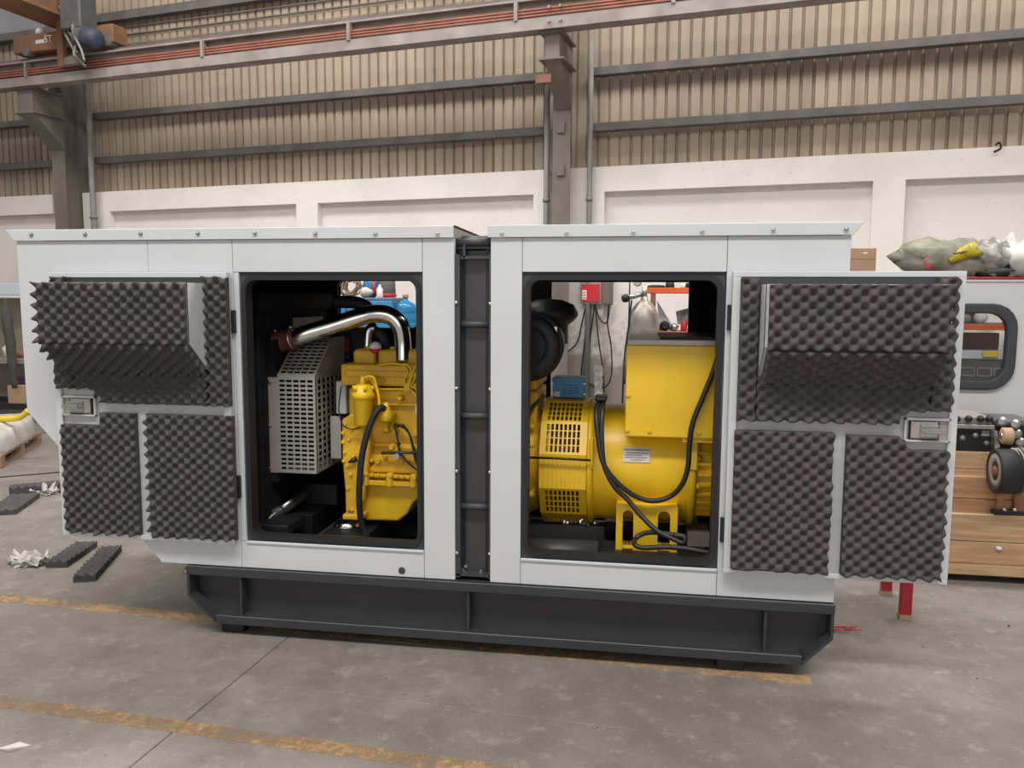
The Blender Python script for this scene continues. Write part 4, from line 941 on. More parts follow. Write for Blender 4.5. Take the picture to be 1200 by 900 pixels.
# name plate on the barrel
npc = P(745.5, 532, 0.33); an = math.asin(max(-1, min(1, (npc.z-AZ)/0.306)))
def bar(z): return AY-math.sqrt(max(0, 0.3065**2-(z-AZ)**2))
x0, x1 = P(730, 532, .33).x, P(761.5, 532, .33).x; za, zb = P(745, 541, .33).z, P(745, 525, .33).z
def strip(name, xa, xb, z0, z1, m, off, parent):
    mb = MB(); n_ = 4; vs = []
    for k in range(n_+1):
        z = z0+(z1-z0)*k/n_; y = bar(z)-off; vs += [(xa, y, z), (xb, y, z), (xa, y+0.002, z), (xb, y+0.002, z)]
    fs = []
    for k in range(n_):
        b = k*4; fs += [(b, b+1, b+5, b+4), (b+2, b+6, b+7, b+3), (b, b+4, b+6, b+2), (b+1, b+3, b+7, b+5)]
    fs += [(0, 2, 3, 1), (n_*4, n_*4+1, n_*4+3, n_*4+2)]
    mb.add(vs, fs); return mb.build(name, m, parent)
npl = strip('name_plate', x0, x1, za, zb, 'plate', 0.003, al)
hh = (zb-za)
strip('printed_band', x0+0.003, x1-0.003, za+hh*.80, za+hh*.93, 'boxgrey', 0.0045, npl)
for k, (f0, f1) in enumerate(((.12, .95), (.08, .7), (.08, .9), (.3, .8))):
    zz = za+hh*(0.66-0.16*k); strip('printed_line', x0+(x1-x0)*f0, x0+(x1-x0)*f1, zz-0.003, zz+0.002, 'boxgrey', 0.0045, npl)
a, b = P(693, 549, .30), P(693, 512, .30); MB().box(a.x-0.008, a.x+0.008, 0.285, 0.36, a.z, b.z).build('terminal_rib', 'yellow', al, bevel=0.004)
MB().tube([P(617, 536, .27), P(650, 537, .265), P(692, 539.5, .265)], 0.006, 8).build('cross_rod', 'cable', al)
o = None
for k, x in enumerate((680, 661)): q = P(x, 612, .30); MB().lathe((q.x, q.y, q.z), (0, 0, 1), [(0.01, -0.01), (0.012, 0.0), (0.008, 0.012)], 8).build('clamp_screw', 'steel', al)
# cables
pc = thing('power_cable', P(745, 630, .2), 'thick black cable hanging in a loop across the alternator and coiled below its foot', 'cable')
ptube('cable_run', [(704, 466), (699, 480), (700, 505), (706, 540), (720, 562), (742, 580), (764, 587), (785, 582), (799, 568), (806, 548), (808, 520), (812, 495), (824, 465), (836, 435), (843, 412)], [.45, .33, .27, .235, .235, .25, .26, .27, .25, .235, .225, .22, .225, .23, .24], 0.0125, 'cable', pc, 12)
ptube('cable_run', [(708, 466), (706, 480), (705, 510), (708, 545), (720, 570), (735, 585), (752, 605), (770, 622), (788, 631), (800, 636), (802, 629), (790, 627)], [.45, .33, .27, .235, .23, .235, .21, .17, .15, .14, .14, .15], 0.0125, 'cable', pc, 12)
ptube('cable_run', [(790, 627), (770, 624), (755, 625), (745, 631), (744, 638), (754, 642), (780, 641), (805, 643), (832, 648)], [.15, .18, .20, .19, .14, .12, .11, .11, .10], 0.012, 'cable', pc, 12)
MB().pbox(697, 464, 711, 470, .36, .44).build('cable_gland', 'cable', pc, bevel=0.006)
# air cleaner
ac = thing('air_cleaner', (-0.55, 0.5, 1.43), 'black drum shaped air cleaner at the upper left of the right opening', 'air cleaner')
c = P(618, 406, .30)
MB().lathe((c.x, .66, c.z), (0, -1, 0), [(0.155, 0), (0.158, 0.30), (0.172, 0.305), (0.172, 0.325), (0.16, 0.33), (0.16, 0.365), (0.150, 0.380), (0.10, 0.386), (0.09, 0.380)], 40).build('filter_drum', 'black', ac)
MB().lathe((c.x, .345, c.z), (0, -1, 0), [(0.166, 0), (0.176, 0.003), (0.176, 0.018), (0.166, 0.021)], 40).build('clamp_band', 'rubber', ac)
q = P(651, 385, .34); MB().box(q.x-0.01, q.x+0.012, .32, .345, q.z-0.02, q.z+0.012).build('band_clip', 'steel', ac, bevel=0.003)
q = P(617, 433, .27); MB().box(q.x-0.008, q.x+0.008, .268, .274, q.z-0.008, q.z+0.008).build('white_label', 'white', ac)
c2_ = P(644, 360, .72)
zc0 = P(644, 372, .72).z
MB().lathe((c2_.x, .72, zc0-0.14), (0, 0, 1), [(0.10, 0), (0.10, 0.10), (0.13, 0.12), (0.155, 0.15), (0.155, 0.17), (0.13, 0.21), (0.07, 0.235), (0.01, 0.24)], 32).build('intake_cap', 'black', ac)
for px0, px1 in ((634, 636), (639.5, 642), (647, 654)): 
    z = P(640, 367, .6).z; q0, q1 = P(px0, 367, .605), P(px1, 367, .605); MB().box(q0.x, q1.x, .605, .63, z-0.010, z+0.010).build('band_buckle', 'steel', ac)
MB().box(P(618, 353, .34).x, P(621.5, 353, .34).x, 0.34, 0.345, P(620, 358, .34).z, P(620, 349, .34).z).build('white_label', 'white', ac)
# blue box on the alternator
bb = thing('charger_box', P(666, 467, .66), 'small blue vented box standing on top of the alternator bell', 'box')
mb = MB(); mb.pbox(647.5, 446.5, 685, 466, .62, .78); mb.build('case', 'blue', bb, bevel=0.004)
mb = MB(); mb.pbox(647, 443.5, 685.5, 446.5, .612, .785); mb.build('lid', 'blue', bb, bevel=0.002)
for i in range(3):
    for j in range(4): mb = MB(); mb.pbox(659+6.6*i, 451+3*j, 664+6.6*i, 452.4+3*j, .617, .622); mb.build('vent_slot', 'blue_dark', bb)
mb = MB(); mb.pbox(649.5, 459, 656, 464.5, .616, .621); mb.build('label_plate', 'white', bb)
q = P(652.8, 461.8, .6155); lettering('TX', 0.022, 'blue', bb, q, (PI/2, 0, 0))
for px in (648, 685):
    for py in (450, 462): q = P(px, py, .615); inst('screw', bolt_me, bb, (q.x, .618, q.z)).scale = (.5, .5, .5)
MB().box(P(655, 466, .66).x, P(680, 466, .66).x, .66, .76, AZ+0.315, P(666, 466, .62).z).build('mounting_foot', 'black', bb)
# low tank and plates on the skid, right opening
inner_block(-0.16, 0.36, 0.11, 0.45, 0.331, 0.430, 'alternator_support', 'black'); inner_block(-0.16, 0.36, 0.80, 1.14, 0.331, 0.430, 'alternator_support', 'black')
MB().box(-0.155, 0.36, 0.092, 0.11, 0.331, 0.452).build('support_lip', 'frame_grey', sk, bevel=0.003)
MB().box(-0.10, 0.34, 0.086, 0.092, 0.395, 0.402).build('support_slot', 'inner', sk)
MB().cyl((-0.62, 0.30, 0.40), (-0.17, 0.30, 0.40), 0.068, 20).build('silencer_tube', 'frame_grey', sk)
MB().box(-0.64, -0.17, 0.10, 0.32, 0.331, 0.37).build('tray', 'black', sk)
o = MB().box(P(806, 625, .4).x, P(832, 625, .4).x, .42, .6, 0.43, 0.50); o.build('angle_bracket', 'boxgrey', sk)
random.seed(11)
for k in range(8):
    q = P(665+k*5.2+random.uniform(-2, 2), 612+random.uniform(-3, 4), .30); MB().ball((q.x, q.y, max(q.z, 0.47)), 0.008+0.004*random.random(), n=6).build('clamp_nut', 'cable' if k % 3 else 'steel', sk)
LIFT = 0.02
for o in list(COL.objects):
    if o.parent is None and o.name.split('.')[0] in ('skid_base', 'generator_enclosure', 'diesel_engine', 'alternator', 'radiator', 'air_cleaner', 'charger_box', 'power_cable', 'control_cabinet', 'packing_block', 'lit_floor_patch'):
        o.location.z += LIFT
CAM.z += LIFT

# ================================================================ loose foam on the floor
def loose_foam(c_near0, c_near1, c_far1, label, base=0.03, zsink=0.0, pu=0.062, pv=0.05, amp=0.009):
    a, b, c = PF(*c_near0), PF(*c_near1), PF(*c_far1)
    u = (c-b); Lu = u.length; u.normalize(); wv = (a-b); v = (wv-u*wv.dot(u)); Lv = v.length; v.normalize()
    o = foam('foam_strip', None, b, u, v, (0, 0, 1), Lu, Lv, None, amp=amp, base=base, pu=pu, pv=pv)
    return tag(o, label, 'foam strip', 'foam offcuts on the floor')
loose_foam((54, 665), (79, 665), (114, 641), 'charcoal foam offcut on the floor, left of the near pair below the left door')
loose_foam((87, 681), (112, 681), (143, 646), 'charcoal foam offcut on the floor, right of the near pair below the left door')
loose_foam((-14, 603), (19, 603), (47, 583), 'grey ribbed foam offcut on the floor at the left edge', pv=0.07)
loose_foam((11, 579), (11.5, 583), (76, 577), 'long dark foam offcut lying on edge behind the ribbed one', base=0.07)
def rag(px, py, r, label, seed, flat=0.3, rest=0.0):
    q = PF(px, py); mb = MB(); mb.ball((q.x, q.y, 0.028), r, r*0.6, 0.040, 40, 0.9, seed)
    for v in mb.v:
        d = v-Vector((q.x, q.y, 0)); k = noise.noise(v*38+Vector((seed, 0, 0))); k2 = abs(noise.noise(v*16+Vector((0, seed, 0))))
        v.x += 0.02*k; v.y += 0.02*noise.noise(v*31); v.z = max(0.002, v.z*(0.25+2.2*k2)+0.008*k)
    return tag(mb.build('rag', 'tissue'), label, 'rag')
rag(34, 661, 0.10, 'crumpled white rag on the floor beside the near foam offcuts', 3)
rag(51, 579, 0.10, 'white rag strewn over the foam offcuts at the left edge', 8)
a, b = PF(-40, 563.5), PF(76, 553.5); d = (b-a).normalized()
tag(MB().obox(a, b-a, Vector((-d.y, d.x, 0))*0.03, (0, 0, 0.006)).build('flat_bar', 'black'), 'thin dark flat bar lying on the floor at far left', 'bar')
q = PF(15, 876); mb = MB(); mb.add([(q.x-.05, q.y-.02, 0.003), (q.x+.01, q.y-.03, 0.012), (q.x+.06, q.y+.02, 0.004), (q.x+.0, q.y+.035, 0.003), (q.x-.05, q.y-.02, 0.001), (q.x+.01, q.y-.03, 0.001), (q.x+.06, q.y+.02, 0.001), (q.x+.0, q.y+.035, 0.001)], [(0, 1, 3), (1, 2, 3), (4, 7, 5), (5, 7, 6), (0, 4, 5, 1), (1, 5, 6, 2), (2, 6, 7, 3), (3, 7, 4, 0)])
tag(mb.build('paper_scrap', 'tissue'), 'small pale paper scrap on the floor at the lower left corner', 'scrap')
random.seed(4); q = PF(985, 738); mb = MB()
for k in range(5):
    p0 = Vector((q.x-0.06, q.y, 0.004)); pts = [p0]
    for i in range(4): pts.append(pts[-1]+Vector((random.uniform(0.01, 0.05), random.uniform(-.03, .03), random.uniform(-0.001, 0.012))))
    for p in pts: p.z = max(p.z, 0.003)
    mb.tube(pts, 0.0025, 5, curve=3)
tag(mb.build('wire_scrap', 'redplastic'), 'tangle of thin red wire on the floor at the right end of the skid', 'wire')
random.seed(9)
for i, (px, py) in enumerate(((474, 814), (506, 819), (553, 826), (697, 853), (1082, 758), (1145, 795), (1182, 734), (181, 765))):
    q = PF(px, py); o = MB().ball((q.x, q.y, 0.003), 0.007, 0.006, 0.004, 6, 0.5, i).build('crumb', 'boxgrey' if i != 6 else 'black')
    tag(o, ['tiny pale crumb on the floor, leftmost of three below the skid middle', 'tiny pale crumb on the floor, middle of three below the skid', 'tiny pale crumb on the floor, rightmost of three below the skid middle', 'tiny pale crumb on the open floor below the right half of the skid', 'tiny pale crumb on the open floor right of the red stand', 'tiny pale crumb on the floor at far lower right', 'tiny dark crumb on the floor below the timber crate', 'tiny pale crumb on the floor between the two yellow lines at left'][i], 'crumb', 'crumbs on the floor')

hq = PW(1167, 172, 0.02); hk = MB().tube([hq+Vector((0, 0, .02)), hq-WN*.06+Vector((.02, 0, .03)), hq-WN*.08+Vector((.03, 0, -.03)), hq-WN*.03+Vector((-.02, 0, -.06))], .012, 6, curve=4)
tag(hk.build('wall_hook', 'black'), 'small black hook fixed near the top of the white wall at upper right', 'hook')
# ================================================================ far left: pallet, bundle, rack
a, b = PF(-2, 552), PF(49, 519); u = (b-a).normalized(); v = Vector((-u.y, u.x, 0)); b = a+u*(b-a).length; a = b-u*1.5
pl = thing('wooden_pallet', (a+b)/2, 'weathered wooden pallet under the film wrapped bundle at the left edge', 'pallet')
for k in range(3): MB().obox(a+v*(0.0+k*0.42)+Vector((0, 0, 0.0)), u*1.5, v*0.10, (0, 0, 0.022)).build('runner', 'oldwood', pl)
for k in range(3):
    for j in range(3): MB().obox(a+v*(0.0+k*0.42)+u*(j*0.68)+Vector((0, 0, 0.022)), u*0.14, v*0.10, (0, 0, 0.085)).build('pallet_block', 'oldwood', pl)
for j in range(9): MB().obox(a+u*(0.005+j*0.168)+Vector((0, 0, 0.107)), u*0.145, v*0.94, (0, 0, 0.024)).build('deck_board', 'oldwood', pl, bevel=0.003)
c = (a+b)/2+v*0.47; mb = MB()
n_ = 26; rows = [(0.0, 1.0, 1.0), (0.06, 1.02, 1.03), (0.14, 1.0, 1.0), (0.20, 0.94, 0.93), (0.235, 0.75, 0.72), (0.245, 0.3, 0.3), (0.247, 0.0, 0.0)]
vs = []; fs = []
for h, sx, sy in rows:
    for k in range(n_):
        t_ = 2*PI*k/n_; cx_, sy_ = math.cos(t_), math.sin(t_); e = 0.35
        x_ = math.copysign(abs(cx_)**e, cx_)*0.75*sx; y_ = math.copysign(abs(sy_)**e, sy_)*0.47*sy
        nn = noise.noise(Vector((x_*6, y_*6, h*18)))*0.035 + noise.noise(Vector((x_*17, y_*17, h*40)))*0.015
        vs.append(c+u*x_*(1+nn)+v*y_*(1+nn)+Vector((0, 0, 0.133+h+(nn*1.2 if h > 0.02 else 0))))
for i in range(len(rows)-1):
    for k in range(n_): fs.append((i*n_+k, i*n_+(k+1) % n_, (i+1)*n_+(k+1) % n_, (i+1)*n_+k))
mb.add(vs, fs, True); tag(mb.build('wrapped_bundle', 'plasticfilm'), 'low bundle wrapped in milky plastic film on the wooden pallet', 'bundle')
yt = thing('yellow_handle', c+Vector((0, 0, 0.39)), 'bent yellow tube handle reaching over the film wrapped bundle', 'handle')
Yh = c.y
MB().tube([P(-60, 491, Yh), P(5, 491, Yh), P(20, 490, Yh), P(28, 486, Yh), P(33, 481, Yh)], 0.03, 10, curve=5).build('handle_tube', 'yellowpipe', yt)
MB().tube([P(-60, 488, Yh+.3), P(-20, 498, Yh), P(2, 504, Yh), P(14, 508, Yh)], 0.035, 8).build('handle_arm', 'yellowpipe', yt)
MB().prism([P(-3, 497, Yh), P(3, 498, Yh), P(9, 507, Yh), P(-3, 508, Yh)], (0, 0.08, 0)).build('handle_plate', 'yellowpipe', yt)
YR = 6.2
rk = thing('storage_rack', P(5, 500, YR)*1, 'beige backed storage rack with a pale blue grey top at the left edge', 'rack')
rk.location.z = 0; ORG[rk.name] = Vector(rk.location)
def rb(name, m, px0, py0, px1, py1, Y0, Y1, par, bevel=0.004): 
    mb = MB(); mb.pbox(px0, py0, px1, py1, Y0, Y1); return mb.build(name, m, par, bevel=bevel)
rb('top_panel', 'cabinet', -60, 332, 27, 345, YR-.25, YR+.5, rk); rb('top_rail', 'cabinet', -60, 347, 27, 349, YR-.26, YR-.2, rk)
rb('back_panel', 'beige', -60, 349, 40, 421, YR+.4, YR+.44, rk); rb('shelf', 'boxgrey', -60, 421, 29, 425, YR-.25, YR+.4, rk)
rb('lower_panel', 'boxgrey', -60, 425, 36, 478, YR+.4, YR+.44, rk); 
x0 = P(1, 460, YR).x; MB().box(x0-0.10, x0, YR-.2, YR-.1, 0, P(0, 345, YR).z).build('post', 'cabinet', rk)
rb('base_shelf', 'black', -60, 474, 48, 478, YR-.3, YR+.4, rk)
x1 = P(46, 460, YR).x
for xx in (x1-0.05, x0-1.2): MB().box(xx, xx+0.05, YR-.2, YR-.1, 0, P(46, 474, YR).z).build('post', 'boxgrey', rk)
def lone(mb, name, m, label, cat, group=None, bevel=0.0): return tag(mb.build(name, m, bevel=bevel), label, cat, group)
mb = MB(); mb.tube([P(6, 350, YR-.30), P(8, 375, YR-.36), P(12, 400, YR-.36), P(14, 425, YR-.36), P(17, 455, YR-.36)], [0.02, 0.07, 0.06, 0.06, 0.03], 9, curve=4)
for i, v_ in enumerate(mb.v): v_.x += 0.02*noise.noise(v_*9)
lone(mb, 'hanging_cloth', 'cloth', 'dark greenish cloth hanging from the rack top at the left edge', 'cloth')
mb = MB(); q = P(11, 421, YR-.05); mb.ball((q.x, q.y, q.z+0.10), 0.09, 0.07, 0.10, 12, .5, 5); lone(mb, 'plastic_bag', 'plasticfilm', 'small clear plastic bag on the rack shelf behind the cloth', 'bag')
mb = MB(); q = P(23, 421, YR-.05); mb.ball((q.x, q.y, q.z+0.07), 0.08, 0.07, 0.07, 12, .4, 6); lone(mb, 'red_pouch', 'brown_red', 'dull red pouch on the rack shelf next to the clear bag', 'pouch')
q0, q1 = P(13, 474, YR-.2), P(45, 452, YR-.2); lone(MB().box(q0.x, q1.x, YR-.25, YR+.15, q0.z, q1.z), 'cardboard_box', 'card', 'brown cardboard box on the low shelf at far left', 'box', None, 0.005)
q0, q1 = P(18, 452, YR-.15), P(31, 443, YR-.15); mb = MB()
for k in range(4): mb.box(q0.x, q1.x-k*0.02, YR-.15, YR+.05, q0.z+k*0.032, q0.z+k*0.032+0.024)
lone(mb, 'cloth_stack', 'purple', 'small dark purple stack on top of the cardboard box at far left', 'stack')
mb = MB(); mb.prism([P(48, 500, 5.2), P(57, 502, 5.2), P(54, 482, 5.2), P(49, 478, 5.2)], (0, 0.06, 0)); lone(mb, 'white_board', 'cabinet', 'small white board leaning behind the pallet', 'board')

# ================================================================ seen through the left opening
YC = 5.3
bc = thing('blue_cabinet', P(430, 500, YC), 'blue steel cabinet against the back wall, seen through the rear window', 'cabinet'); bc.location.z = 0; ORG[bc.name] = Vector(bc.location)
q0, q1 = P(380, 400, YC), P(461, 349, YC)
MB().box(q0.x, q1.x, YC, YC+.55, 0.0, q1.z).build('cabinet_body', 'blue_dark', bc, bevel=0.01)
for i in range(3):
    w_ = (q1.x-q0.x)/3; d_ = MB().box(q0.x+i*w_+0.012, q0.x+(i+1)*w_-0.012, YC-.02, YC, 0.05, q1.z-0.04).build('cabinet_door', 'blue', bc, bevel=0.006)
    MB().box(q0.x+i*w_+0.05, q0.x+i*w_+0.07, YC-.045, YC-.02, q1.z-0.42, q1.z-0.26).build('door_handle', 'steel', d_)
zt = q1.z
mb = MB(); random.seed(2); cc = P(411, 342, YC+.2)
for k in range(9):
    ax = Vector((random.uniform(-.4, .4), random.uniform(-1, -.4), random.uniform(-.3, .5))).normalized(); a_ = ax.orthogonal().normalized(); b_ = ax.cross(a_); r = random.uniform(.07, .12)
    mb.tube([Vector((cc.x+random.uniform(-.03, .03), cc.y, zt+0.13))+a_*r*1.2*math.cos(t*PI/6)+b_*r*math.sin(t*PI/6) for t in range(12)], 0.010, 5, closed=True)
lone(mb, 'wire_coil', 'oldwood', 'tangled brown wire coil on top of the blue cabinet', 'coil')
mb = MB(); q = P(436, 340, YC+.2); mb.ball((q.x, q.y, zt+0.13), 0.11, 0.1, 0.13, 14, .35, 2); lone(mb, 'blue_bag', 'jug', 'crumpled blue plastic bag on the blue cabinet', 'bag')
mb = MB(); q = P(430, 346, YC+.1); mb.ball((q.x, q.y, zt+0.06), 0.09, 0.08, 0.06, 12, .4, 9); lone(mb, 'white_bag', 'tissue', 'small white bag in front of the blue one on the blue cabinet', 'bag')
q = P(453, 349, YC+.2); bk = thing('helmet_bucket', (q.x, q.y, zt), 'dark grey bucket with a red rim band on the blue cabinet', 'bucket')
MB().lathe((q.x, q.y, zt+.003), (0, 0, 1), [(0.10, 0), (0.11, 0.06), (0.105, 0.19), (0.06, 0.23)], 20).build('bucket_body', 'cranegrey', bk)
MB().lathe((q.x, q.y, zt+0.006), (0, 0, 1), [(0.112, 0), (0.118, 0.004), (0.118, 0.04), (0.113, 0.044)], 20).build('rim_band', 'redplastic', bk)
MB().tube([(q.x-0.10, q.y-.08, zt+0.03), (q.x-0.12, q.y-.1, zt+0.12), (q.x-0.13, q.y-.09, zt+0.2)], 0.02, 8).build('red_strap', 'redplastic', bk)
q = P(440, 356, YC-.1); lone(MB().lathe((q.x, YC+.06, zt+0.0), (0, 0, 1), [(0.035, 0), (0.038, 0.01), (0.038, 0.10), (0.016, 0.13), (0.016, 0.15)], 14), 'spray_bottle', 'white', 'small white bottle at the front edge of the blue cabinet', 'bottle')
q0, q1 = P(463, 420, YC+.15), P(520, 386, YC+.15)
st = MB().box(q0.x+0.07, q1.x, YC-.05, YC+.5, 0, q1.z).build('side_stand', 'boxgrey'); tag(st, 'low grey stand holding the water jug beside the blue cabinet', 'stand')
q = P(475.5, 384, YC+.15); wj = thing('water_jug', (q.x, q.y, q1.z), 'large translucent blue water jug with a cream cap on the grey stand', 'jug')
MB().lathe((q.x, q.y, q1.z+.002), (0, 0, 1), [(0.11, 0), (0.128, 0.015), (0.128, 0.06), (0.122, 0.075), (0.128, 0.09), (0.128, 0.16), (0.122, 0.175), (0.128, 0.19), (0.128, 0.25), (0.11, 0.29), (0.05, 0.325), (0.028, 0.335), (0.028, 0.37)], 28).build('jug_body', 'jug', wj)
MB().lathe((q.x, q.y, q1.z+0.36), (0, 0, 1), [(0.034, 0), (0.034, 0.04), (0.03, 0.045)], 18).build('jug_cap', 'card', wj)

# ================================================================ seen through the right opening
q0, q1 = PW(680, 356, .12), PW(714, 320, .12)
eb = thing('fuse_box', PW(697, 356, .05), 'red fronted electric fuse box on the back wall behind the air cleaner', 'fuse box')
sa, sb, sc_ = S(680, 340, .12), S(704.5, 340, .12), S(714, 340, .12)
wbox(MB(), sa, sb, -0.118, 0.12, q0.z, q1.z).build('box_body', 'boxgrey', eb, bevel=0.004)
wbox(MB(), sb, sc_, -0.118, 0.10, q0.z, q1.z).build('box_body', 'column', eb, bevel=0.004)
wbox(MB(), sa+0.02, sb-0.02, 0.12, 0.135, q0.z+0.025, PW(690, 333, .12).z).build('box_door', 'redplastic', eb, bevel=0.004)
wbox(MB(), S(682.5, 345, .13), S(687.5, 345, .13), 0.135, 0.139, PW(685, 351, .13).z, PW(685, 340, .13).z).build('notice', 'white', eb)
for k in range(3): wbox(MB(), S(683.2, 345, .13), S(686.8, 345, .13), 0.139, 0.140, PW(685, 349.5-3*k, .13).z, PW(685, 348.3-3*k, .13).z).build('notice_line', 'redplastic', eb)
hc = thing('hanging_cables', PW(700, 440, .1), 'thin dark cables hanging from the fuse box down the stained wall', 'cables')
def wt(pts, o, r, m='cable'): MB().tube([PW(x, y, o) for x, y in pts], r, 6, curve=5).build('cable_run', m, hc)
for pts in ([(688, 356), (686, 390), (683, 420), (681, 440)], [(697, 357), (693, 385), (688, 420), (684, 440)], [(697, 357), (702, 372), (709, 379), (713, 372), (714, 355)], [(698, 360), (701, 395), (706, 430), (708, 460)], [(713, 358), (712, 380), (716, 405), (717, 430), (714, 448), (704, 455), (690, 449), (682, 440)], [(687, 357), (682, 378), (677, 400), (668, 410), (661, 414)], [(738, 330), (737, 370), (735, 410), (732, 450)]):
    wt(pts, 0.06, 0.010)
wbox(MB(), S(689.5, 400, .03), S(692, 400, .03), 0.0, 0.03, 0.2, PW(690, 357, .03).z).build('conduit', 'pipe', hc)
mb = MB()
for k in range(7): 
    y0, y1 = 428+6*k, 435+6*k; mb.prism([PW(698-(k % 2), y0, .08), PW(706+(k % 2), y0+1, .08), PW(707, y1, .08), PW(697+(k % 2), y1-1, .08)], -WN*0.05)
lone(mb, 'foil_roll', 'film', 'narrow crinkled foil roll standing against the back wall below the fuse box', 'roll')
YG = 2.9
gx = P(754.5, 380, YG).x; rG = (P(773, 390, YG).x-P(736.5, 390, YG).x)/2; zd = P(754, 352, YG).z
gc = thing('gas_cylinder', (gx, YG, 0), 'scuffed grey gas cylinder standing behind the alternator', 'cylinder')
hS = P(754, 378, YG).z
MB().lathe((gx, YG, 0), (0, 0, 1), [(rG, 0), (rG, hS), (rG*.95, hS+(zd-hS)*.30), (rG*.78, hS+(zd-hS)*.62), (rG*.5, hS+(zd-hS)*.88), (rG*.24, zd), (rG*.2, zd+0.03)], 28).build('cylinder_body', 'cyl', gc)
MB().cyl((gx, YG, zd+0.02), (gx, YG, zd+0.11), 0.022, 12).build('valve', 'steel', gc)
MB().cyl((gx-0.02, YG, zd+0.05), (gx-0.13, YG-.03, zd+0.02), 0.020, 10).build('regulator', 'steel', gc)
MB().lathe((gx-0.13, YG-.03, zd+0.02), (-1, -.2, -.2), [(0.03, 0), (0.034, 0.01), (0.034, 0.035), (0.02, 0.05)], 12).build('regulator_knob', 'black', gc)
MB().lathe((gx-0.055, YG-.02, zd+0.14), (-.1, -1, 0.1), [(0.030, 0), (0.032, 0.005), (0.032, 0.028), (0.026, 0.03)], 18).build('pressure_gauge', 'steel', gc)
MB().tube([(gx-.10, YG-.02, zd), (gx-.12, YG-.05, zd-.2), (gx-.15, YG-.04, zd-.5), (gx-.16, YG, zd-1.0)], 0.008, 6, curve=5).build('gas_hose', 'rubber', gc)
def rack(label, X0, X1, Y0, Y1, levels, mcol, th, posts):
    t = thing('shelf_rack', ((X0+X1)/2, (Y0+Y1)/2, 0), label, 'rack')
    for z, m in levels:
        MB().box(X0, X1, Y0, Y0+0.03, z-th, z).build('shelf_beam', m, t, bevel=0.003); MB().box(X0, X1, Y1-0.03, Y1, z-th, z).build('shelf_beam', m, t)
        MB().box(X0, X1, Y0+0.03, Y1-.03, z-0.02, z-0.002).build('shelf_board', 'boxgrey', t)
    for x in posts:
        for y in (Y0+0.005, Y1-0.05): MB().box(x, x+0.05, y, y+0.045, 0, levels[0][0]+0.0).build('post', mcol, t)
    return t
YO = 5.2
za, zb2 = P(790, 337, YO).z, P(790, 388.5, YO).z
xo0 = P(758, 380, YO).x
rack('orange shelf rack by the back wall, seen through the right opening', xo0, xo0+1.6, YO, YO+.45, [(za, 'orange'), (zb2, 'orange'), (0.5, 'orange')], 'brown_red', 0.06, (xo0+0.04, xo0+1.5))
mb = MB(); mb.prism([P(770, 352, YO+.4), P(773, 388, YO+.4), P(792, 388, YO+.4)], (0, 0.01, 0)); lone(mb, 'grey_gusset', 'cabinet', 'pale triangular sheet leaning on the lower orange shelf', 'sheet')
mb = MB(); mb.prism([P(792, 365, YO+.35), P(818, 358, YO+.35), P(822, 384, YO+.35), P(794, 380, YO+.35)], (0, 0.02, 0)); lone(mb, 'grey_sheet', 'film', 'crumpled grey sheet standing on the lower orange shelf', 'sheet')
def on(px, z, Y): q = P(px, 380, Y); return Vector((q.x, Y, z+0.001))
q = on(779, zb2, YO+.12); mb = MB(); mb.lathe(q+Vector((0, .06, .055)), (0, -1, 0), [(0.055, 0), (0.055, 0.1), (0.03, 0.105), (0.03, 0.13)], 18); lone(mb, 'pump_housing', 'black', 'black round pump housing on the lower orange shelf', 'pump')
q = on(772, zb2, YO+.12); mb = MB(); mb.box(q.x-.03, q.x+.03, q.y, q.y+.1, q.z, q.z+.06); lone(mb, 'dark_fitting', 'cranegrey', 'small dark fitting left of the black pump housing', 'fitting')
q = on(790, zb2, YO+.12); mb = MB(); mb.ball(q+Vector((0, 0, .04)), .05, .05, .04, 10, .5, 4); lone(mb, 'metal_fitting', 'steel', 'small bright metal fitting between the pump housing and the red canister', 'fitting')
q = on(801.5, zb2, YO+.12); mb = MB(); mb.lathe(q, (0, 0, 1), [(0.035, 0), (0.035, .1), (0.02, .115)], 14); lone(mb, 'red_canister', 'redplastic', 'small red canister on the lower orange shelf', 'canister')
q = on(809, zb2, YO+.1); mb = MB(); mb.box(q.x-.06, q.x+.06, q.y, q.y+.1, q.z, q.z+.04); lone(mb, 'small_carton', 'card', 'small brown carton right of the red canister', 'box')
q = on(818, zb2, YO+.1); mb = MB(); mb.ball(q+Vector((0, 0, .08)), .05, .05, .08, 12, .5, 7); lone(mb, 'metal_part', 'cranegrey', 'dark metal part at the right end of the lower orange shelf', 'part')
for i, (px, w_, h_) in enumerate(((768, .10, .03), (784, .05, .07), (802, .05, .05), (813, .12, .06))):
    q = on(px, za, YO+.15); mb = MB(); mb.lathe(q, (0, 0, 1), [(w_*.9, 0), (w_, h_*.2), (w_*.9, h_*.8), (w_*.4, h_)], 14)
    lone(mb, 'machine_part', 'black' if i != 2 else 'white', ['flat black part at the left end of the top orange shelf', 'black hub standing on the top orange shelf', 'white cap between black parts on the top orange shelf', 'wide black part at the right of the top orange shelf'][i], 'part')

